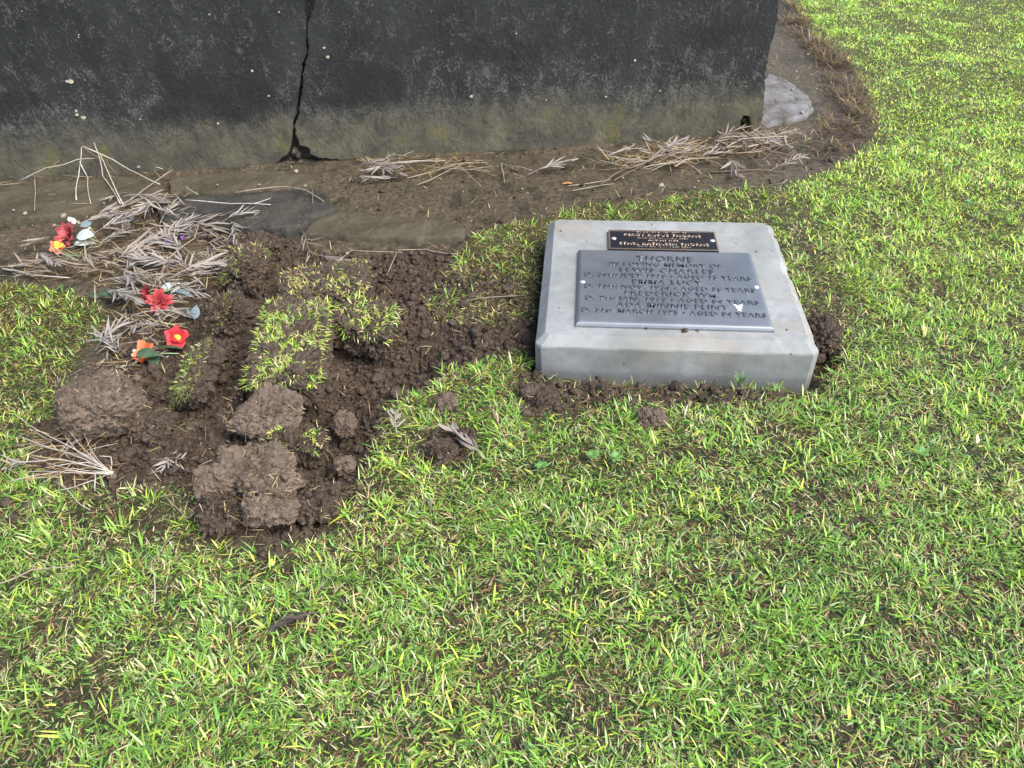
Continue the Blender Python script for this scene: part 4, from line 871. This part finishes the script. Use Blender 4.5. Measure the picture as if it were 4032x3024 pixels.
stalk([G(-60, 405, .06), G(40, 396, .06), W3(60, 390, .05)], .002, 'stalk end at the left picture edge by the wall', SG, m_twig)
stalk([G(510, 416, .055), G(620, 403, .055), G(660, 410, .055), G(700, 436, .04)], .003, 'curved tan stalk lying across the dark footing stone', SG, m_twig)
stalk([G(400, 432, .04), G(500, 440, .04), G(585, 442, .04)], .0026, 'straight stalk lying on the dark footing stone', SG, m_twigw)
stalk([G(545, 440, .04), G(585, 428, .042)], .002, 'short forked tip of the straight stalk on the dark stone', SG, m_twigw)
stalk([G(675, 408, .045), G(676, 440, .045)], .0022, 'short brown twig crossing the curved tan stalk', SG, m_twigd)
stalk([G(400, 402, .06), G(428, 420, .055)], .003, 'short thick stalk piece under the wall on the footing', SG, m_twig)
stalk([G(360, 560, .04), G(420, 515, .05), G(440, 465, .05)], .0024, 'curved tan stalk rising from the litter pile', SG, m_twig)
stalk([G(355, 495, .04), G(410, 545, .04), G(435, 575, .04)], .0028, 'straight tan stalk lying diagonally in the litter pile', SG, m_twig)
stalk([G(325, 470, .04), G(340, 500, .04), G(352, 540, .03)], .0022, 'thin bent stalk left of the diagonal stalk', SG, m_twig)
stalk([G(5, 580, .015), G(60, 592, .015), G(150, 600, .012)], .0036, 'thick bleached stalk lying at the left edge of the mud', SG, m_twigw)
stalk([G(-40, 580, .01), G(60, 570, .01), G(95, 560, .012)], .0016, 'thin straw line on the mud left of the flowers', SG, m_twig)
stalk([G(205, 655, .02), G(205, 615, .05)], .003, 'short upright cut stalk at the mossy grass edge', SG, m_twig)
stalk([G(270, 705, .02), G(400, 700, .02)], .0024, 'level pale stalk above the bright red flower', SG, m_twig)
stalk([G(250, 740, .02), G(240, 715, .02), G(300, 690, .025)], .002, 'hooked thin stalk left of the bright red flower', SG, m_twig)
stalk([G(255, 810, .02), G(330, 745, .02)], .0022, 'diagonal stalk left of the orange flower', SG, m_twig)
stalk([G(785, 352, .03), G(900, 347, .03), W3(985, 346, .04)], .0026, 'pair of long pale stalks lying level at the wall foot, upper one', SG, m_twigw)
stalk([G(790, 356, .02), G(900, 349, .02), G(960, 347, .02)], .0022, 'pair of long pale stalks lying level at the wall foot, lower one', SG, m_twigw)
for i, (a, b_) in enumerate([((880, 385), (1010, 350)), ((900, 400), (1000, 355)), ((960, 355), (1055, 352)), ((985, 352), (1040, 402)), ((920, 360), (1060, 370)), ((990, 370), (1065, 358)), ((1005, 352), (1070, 380)), ((1080, 352), (1150, 368)), ((1085, 350), (1090, 395))]):
    stalk([G(*a, .012), G((a[0]+b_[0])/2, (a[1]+b_[1])/2, .025), G(*b_, .015)], .0018, 'thin dry twig in the tangle at the middle of the wall foot', 'twigs in the tangle at the middle of the wall foot', m_twig)
rg3 = random.Random(8)
for i in range(46):
    t = rg3.random(); px = 1310+400*t; py = 360-52*t+rg3.uniform(-14, 14); L = rg3.uniform(35, 120); sl_ = rg3.gauss(-.1, .32)
    stalk([G(px-L/2, py-L*sl_/2, .01+rg3.uniform(0, .04)), G(px, py+rg3.uniform(-4, 4), .02+rg3.uniform(0, .04)), G(px+L/2, py+L*sl_/2, .01+rg3.uniform(0, .03))], rg3.uniform(.0013, .0026), 'dry stalk in the litter heap at the right foot of the wall', 'stalks in the litter heap at the right foot of the wall', [m_twig, m_twigd, m_twigd, m_twig, m_twigw][i % 5], cat='stalk')
stalk([W3(1280, 318, .04), G(1330, 330, .04)], .0026, 'pale stalk sticking out at the left end of the right litter heap', SG, m_twigw)
stalk([G(1560, 322, .04), G(1600, 300, .05), G(1700, 294, .05)], .0026, 'long pale stalk reaching right past the wall corner', SG, m_twigw)
stalk([G(1225, 402, .008), G(1320, 388, .008)], .0024, 'straight stalk on the mud below the wall, upper one', SG); stalk([G(1235, 412, .006), G(1325, 397, .008)], .0022, 'straight stalk on the mud below the wall, lower one', SG)
stalk([G(1530, 372, .01), G(1640, 366, .012), G(1700, 372, .01)], .003, 'brown stalk along the grass edge under the right litter heap', SG, m_twigd)
stalk([G(855, 540, .008), G(920, 538, .01), G(990, 548, .008)], .0022, 'pale straw lying on soil below the chipped footing stone', SG); stalk([G(835, 595, .01), G(858, 545, .02)], .002, 'leaning thin straw on the bare soil', SG)
stalk([G(1000, 650, .02), G(1090, 640, .035), G(1180, 642, .03)], .0018, 'fine straw reaching to the left side of the memorial block', SG)
stalk([G(675, 600, .05), G(760, 540, .05), G(870, 545, .02)], .0015, 'fine bowed straw over the flat yellowish sod', SG, m_twig)
stalk([G(355, 930+140, .03), G(405, 1010+110, .03), G(440, 1060, .03)], .0016, 'fine stem standing in the straw coloured lawn', SG, m_twig)
stalk([G(330, 1190+30, .02), G(345, 1150+40, .04), G(420, 1090, .03)], .0014, 'long fine stem across the lawn left of the clods', SG, m_twig)
stalk([G(-20, 1265, .03), G(70, 1230, .04), G(160, 1222, .03)], .0016, 'long arched stem in the front left lawn', SG, m_twig)
stalk([G(333, 1305, .02), G(330, 1220, .05)], .0016, 'upright bare stem in the front left lawn', SG, m_twigw)
stalk([G(1095, 960, .02), G(1070, 900, .03), G(1050, 870, .03)], .0016, 'slim stem arching in the grass left of the corner heap', SG, m_twig)
# white stalk bundle at the left
n0 = G(240, 1022, .03); bun = empty('stalk_bundle', n0, (0, 0, 0), 'bundle of white bleached stalks fanning out left over the lawn edge', 'stalks')
rg4 = random.Random(5)
for (x, y, dz) in [(22, 1000, .04), (28, 893, .09), (125, 905, .07), (150, 985, .03), (60, 985, .03), (20, 1040, .03), (90, 1045, .02), (130, 1058, .03), (40, 940, .06), (170, 925, .06), (80, 960, .05), (195, 965, .03), (100, 1010, .04), (205, 1060, .01), (140, 940, .05), (50, 1020, .04), (215, 985, .05)]:
    e = G(x, y, dz)-n0; m_ = e*.5+np.array([rg4.uniform(-.02, .02), rg4.uniform(-.02, .02), rg4.uniform(0, .025)])
    stalk([np.zeros(3)+np.array([rg4.uniform(-.006, .006), rg4.uniform(-.006, .006), 0]), m_, e], rg4.uniform(.0009, .002), None, None, m_twigw, None, 'stalk', parent=bun, amp=.004)
ob('root_crown', lump_mesh('root_crown', (.022, .02, .014), 2.5, .5, 9, 5, m_soil2, .3), bun, (0, 0, -.008))
stalk([G(115, 1040, .02), G(160, 1075, .02), G(195, 1102, .01)], .0015, 'thin curved stem hanging below the white stalk bundle', SG, m_twigw)

# ------------------------------------------------------------------ artificial flowers
def bloom(parent, n, L, W, mat, cmat, lift=.5, rings=1, loc=(0, 0, 0), rot=(0, 0, 0), ruffle=.12, cs=.25, seed=0, arc=2*math.pi, curl=.25):
    R = Euler(rot).to_matrix().to_4x4(); T = Matrix.Translation(loc) @ R
    mes = [petal_mesh('petal', L*(1-.22*r), W*(1-.12*r), mat, .45, curl, ruffle, seed+i, .8) for r in range(rings) for i in range(2)]
    for r in range(rings):
        for i in range(n):
            a = arc*(i+.5*(r % 2))/n+.13*math.sin(i*3+seed); o = ob('petal', mes[r*2+i % 2], parent)
            o.matrix_local = T @ Matrix.Rotation(a, 4, 'Z') @ Matrix.Rotation(-(lift+.32*r)+.12*math.sin(i*5+seed), 4, 'Y') @ Matrix.Translation((L*.05, 0, .002*r))
    if cmat:
        o = ob('flower_centre', lump_mesh('flower_centre', (L*cs*2, L*cs*2, L*cs*1.6), 2, .3, seed, 5, cmat, .3), parent); o.matrix_local = T @ Matrix.Translation((0, 0, L*.12))
def leafp(parent, L, W, mat, loc, rot, seed=0, name='leaf', cup=.15, curl=.3, point=.4): 
    return ob(name, petal_mesh(name, L, W, mat, cup, curl, .25, seed, .8, 8, 5, point), parent, loc, rot)
def stemp(parent, pts, r=.0018, mat=None):
    v, q, t = tube(np.array(pts), r, r*.8, 6); return ob('stem', mesh_np('stem', v, [q, t], mat or m_stem, True), parent)
def rib(parent, loc, rot, n=7, L=.035, mat=None):          # pale plastic leaf skeleton
    v_, q_, t_ = [], [], []; o_ = 0
    for i in range(n):
        x = L*(i+.5)/n; a = np.array([[x, -.011, 0], [x+.003, 0, .002], [x, .011, 0]]); v, q, t = tube(a, .0011, .0011, 4); v_.append(v); q_.append(q+o_); t_.append(t+o_); o_ += len(v)
    v, q, t = tube([[0, 0, 0], [L, 0, .001]], .0012, .001, 4); v_.append(v); q_.append(q+o_); t_.append(t+o_)
    return ob('leaf_rib', mesh_np('leaf_rib', np.concatenate(v_), [np.concatenate(q_), np.concatenate(t_)], mat or m_white, True), parent, loc, rot)
FGp = 'artificial flowers scattered in the litter'
_n_before = set(bpy.data.objects)
# faded red bloom with grey leaves and white bud
p = G(155, 518, .02); e = empty('artificial_flower', p, (0, 0, 0), 'faded red artificial flower with grey white leaves and a white bud', 'flower', FGp)
bloom(e, 8, .062, .036, m_fred, m_gl, .55, 2, (0, .01, .02), (.7, -.45, 0), .1, .12, 3)
leafp(e, .085, .05, m_pale, (.035, -.015, .03), (.5, -.25, -.15), 4); leafp(e, .075, .04, m_pale, (.03, -.045, .012), (.2, .1, .5), 5)
leafp(e, .06, .03, m_pale, (.0, .06, .045), (.3, -.4, 2.3), 6); leafp(e, .06, .026, m_blue, (.025, .05, .04), (.9, .0, 1.0), 7)
bloom(e, 6, .022, .016, m_white, m_white, .9, 1, (-.035, .085, .012), (.5, 0, 0), .1, .3, 8)
rib(e, (.045, .02, .03), (0, -.4, .5)); rib(e, (.05, -.0, .02), (0, -.3, .2), 5)
stemp(e, [(.03, 0, .02), (.09, -.03, .03), (.12, -.035, .015)])
# orange yellow bloom in front of it
p = G(130, 540, .012); e = empty('artificial_flower', p, (0, 0, 0), 'orange artificial flower with a yellow heart and pale green stem', 'flower', FGp)
bloom(e, 5, .036, .03, m_or, m_yel, .5, 1, (0, 0, .018), (.7, .1, 0), .15, .28, 13); bloom(e, 3, .024, .022, m_yel, None, .7, 1, (.004, -.006, .026), (.7, .1, .4), .15, .2, 15)
stemp(e, [(.01, -.01, .015), (.06, -.05, .012), (.11, -.06, .01), (.145, -.08, .004)], .0022); stemp(e, [(.06, -.05, .012), (.1, -.04, .02), (.13, -.07, .008)], .0016)
# dark red many petalled bloom
p = G(345, 658, .02); e = empty('artificial_flower', p, (0, 0, 0), 'dark red many petalled artificial flower with pale green and blue leaves', 'flower', FGp)
bloom(e, 9, .05, .024, m_dred, m_dred, .35, 3, (.008, -.005, .022), (.75, .25, 0), .08, .25, 21); bloom(e, 5, .036, .026, m_dred, None, .5, 2, (-.036, .03, .035), (.5, -.7, 0), .1, .2, 25)
leafp(e, .07, .036, m_pale, (-.02, .075, .02), (.25, -.3, .35), 26); leafp(e, .065, .04, m_blue, (.04, .05, .03), (-.2, .1, .1), 27, curl=.6); rib(e, (.028, .045, .028), (0, -.3, .6), 6); stemp(e, [(-.06, -.03, .03), (0, .03, .035), (.05, .085, .03), (.085, .13, .02)], .0016)
# bright red bloom
p = G(387, 738, .025); e = empty('artificial_flower', p, (0, 0, 0), 'bright red artificial flower with a yellow centre facing up', 'flower', FGp)
bloom(e, 5, .044, .046, m_red, m_yel, .42, 1, (0, 0, .022), (.7, -.05, .3), .12, .26, 31, curl=.3); bloom(e, 4, .036, .038, m_red, None, .55, 1, (0, .002, .02), (.7, -.05, .9), .1, .2, 33)
# orange flower with green leaf
p = G(322, 772, .02); e = empty('artificial_flower', p, (0, 0, 0), 'orange artificial flower half covered by a dark green leaf', 'flower', FGp)
bloom(e, 4, .045, .034, m_or, m_yel, .6, 1, (-.005, .01, .022), (.55, -.3, .4), .15, .15, 41); bloom(e, 3, .035, .03, m_or, None, .4, 1, (-.01, -.035, .012), (.5, -.2, 3.6), .15, .2, 43)
leafp(e, .085, .042, m_gl, (-.025, -.012, .038), (.35, -.05, -.25), 44); leafp(e, .08, .04, m_gl, (.012, .012, .02), (.1, .1, -1.2), 45); leafp(e, .07, .03, m_gl, (.03, .02, .03), (-.3, .1, .3), 46)
stemp(e, [(.02, 0, .02), (.07, -.01, .03), (.1, .0, .02)], .002)
for i, (dx, dy) in enumerate([(-.045, .0), (-.05, .02), (-.038, -.015), (-.055, -.06), (.07, -.02)]): bloom(e, 5, .008, .007, m_white, None, .4, 1, (dx, dy, .02), (.5, 0, i), .1, .2, 50+i)
# purple bud
p = G(365, 530, .03); e = empty('artificial_flower', p, (0, 0, 0), 'small purple artificial flower tucked in the dry leaves', 'flower', FGp)
bloom(e, 5, .022, .02, m_pur, m_pur, .6, 1, (0, 0, .012), (.6, .2, 0), .1, .25, 61); bloom(e, 4, .015, .013, m_pur, None, .7, 1, (.045, .04, .014), (.5, .2, 0), .1, .2, 63); leafp(e, .04, .02, m_pale, (-.03, .0, .01), (.3, -.2, 2.6), 64)
for _o in set(bpy.data.objects)-_n_before:
    if _o.name.startswith('artificial_flower'): _o.scale = (.9, .9, .9); _o.location.z -= .008
# loose green leaves of the flowers
e = empty('artificial_leaf', G(420, 690, .012), (0, 0, .9), 'dull blue green artificial leaf stuck upright beside the tipped strip', 'leaf'); leafp(e, .055, .026, m_blue, (0, 0, .0), (.5, -.6, .6), 71); leafp(e, .04, .018, m_blue, (.0, .01, .0), (.3, -.8, 1.4), 72)
e = empty('artificial_leaf', G(230, 640, .012), (0, 0, 0), 'dark green artificial leaf spray at the mossy grass edge', 'leaf')
for i in range(7): leafp(e, .05, .022, m_gl, (-.05+.028*i, .01*math.sin(i*2), .012), (.2, -.1, -.6+.3*math.sin(i*3)), 80+i)

# ------------------------------------------------------------------ small weeds, pebbles
def weed(px, py, dz, label, n, L, W, seed, up=0.):
    e = empty('weed_plant', P(px, py, dz), (0, 0, 0), label, 'weed'); rgw = random.Random(seed); me = petal_mesh('leaf', L, W, m_weed, .2, .25, .1, seed, .8)
    for i in range(n): o = ob('leaf', me, e, (0, 0, .004), (rgw.uniform(-.2, .2), -max(rgw.uniform(.1, .7), up*rgw.uniform(.8, 1.15)), 2*math.pi*i/n+rgw.uniform(-.3, .3)))
weed(1366*.6932+0, 622*1.0, .03, 'little green rosette weed at the right rim of the yellowish sod', 0, .02, .01, 1) if False else None
weed(772, 652, .055, 'small round leaved clover sprig on the bare fronted sod', 4, .026, .022, 2)
weed(742, 585, .05, 'tiny green seedling at the rear of the flat yellowish sod', 5, .026, .011, 3)
weed(640, 742, .11, 'pale rosette of grass blades on top of the lush green sod', 6, .03, .008, 5)
weed(1595, 838, .01, 'bright green grass tuft in front of the memorial block', 7, .045, .0045, 6, 1.2)
for i, (px, py) in enumerate([(2010, 330), (2090, 440), (1990, 980), (1280, 985), (1330, 990), (1170, 1010)]):
    weed(px, py, .022, ['clover rosette in the bright lawn high at the right', 'clover rosette in the bright lawn level with the small plaque', 'clover rosette in the lawn at the lower right of the block', 'left clover rosette of the pair below the block', 'right clover rosette of the pair below the block', 'clover rosette in the lawn below the oval clod'][i], 6, .018, .014, 90+i)
PG = 'cream pebbles on the mud strip'
rg5 = random.Random(12)
pb = [(138, 468, .02), (170, 482, .014), (55, 462, .014), (75, 480, .01), (118, 488, .012), (200, 470, .012), (640, 372, .02), (660, 402, .01), (300, 362, .012), (30, 455, .01), (1428, 402, .02), (1508, 392, .01), (1345, 385, .01), (790, 470, .008), (1012, 470, .006), (1018, 478, .006), (1000, 415, .008), (1128, 410, .01), (1140, 418, .008),
      (905, 530, .01), (770, 448, .006), (950, 425, .006), (1500, 405, .008), (1732, 245, .02), (1712, 195, .014), (1745, 118, .012), (1720, 155, .01), (1070, 772, .012), (1076, 802, .01), (940, 698, .008), (750, 548, .012), (500, 452, .01), (560, 400, .01), (240, 470, .012), (225, 440, .012), (345, 420, .01), (470, 400, .008), (1795, 180, .01), (1650, 300, .008)]
pms = [lump_mesh('pebble', (1, .75, .6), 2.3, .25, 700+i, 5, m_peb, .05) for i in range(5)]
for i, (px, py, s_) in enumerate(pb):
    z_ = .036 if (py < 470 and px < 360) or (px < 700 and py < 410) else .0
    if px > 1690: z_ = .02
    p = P(px, py, z_) if z_ else G(px, py)
    o = ob('pebble', pms[i % 5], None, (p[0], p[1], p[2]+s_*.2), (rg5.uniform(-.3, .3), rg5.uniform(-.3, .3), rg5.uniform(0, 6.3))); o.scale = (s_*1.15,)*3
    where = 'beside the right end of the wall' if px > 1640 else 'on the bare soil left of the memorial block' if py > 600 else 'on the mud below the right litter heap' if px > 1300 else 'on the mud strip right of the crack' if px > 690 else 'on the footing stones under the crack' if px > 400 else 'on the mud near the propped stalks'
    tag(o, 'small cream pebble lying '+where, 'pebble', PG)
print('DONE', sum(len(o.data.polygons) for o in bpy.data.objects if o.type == 'MESH'))
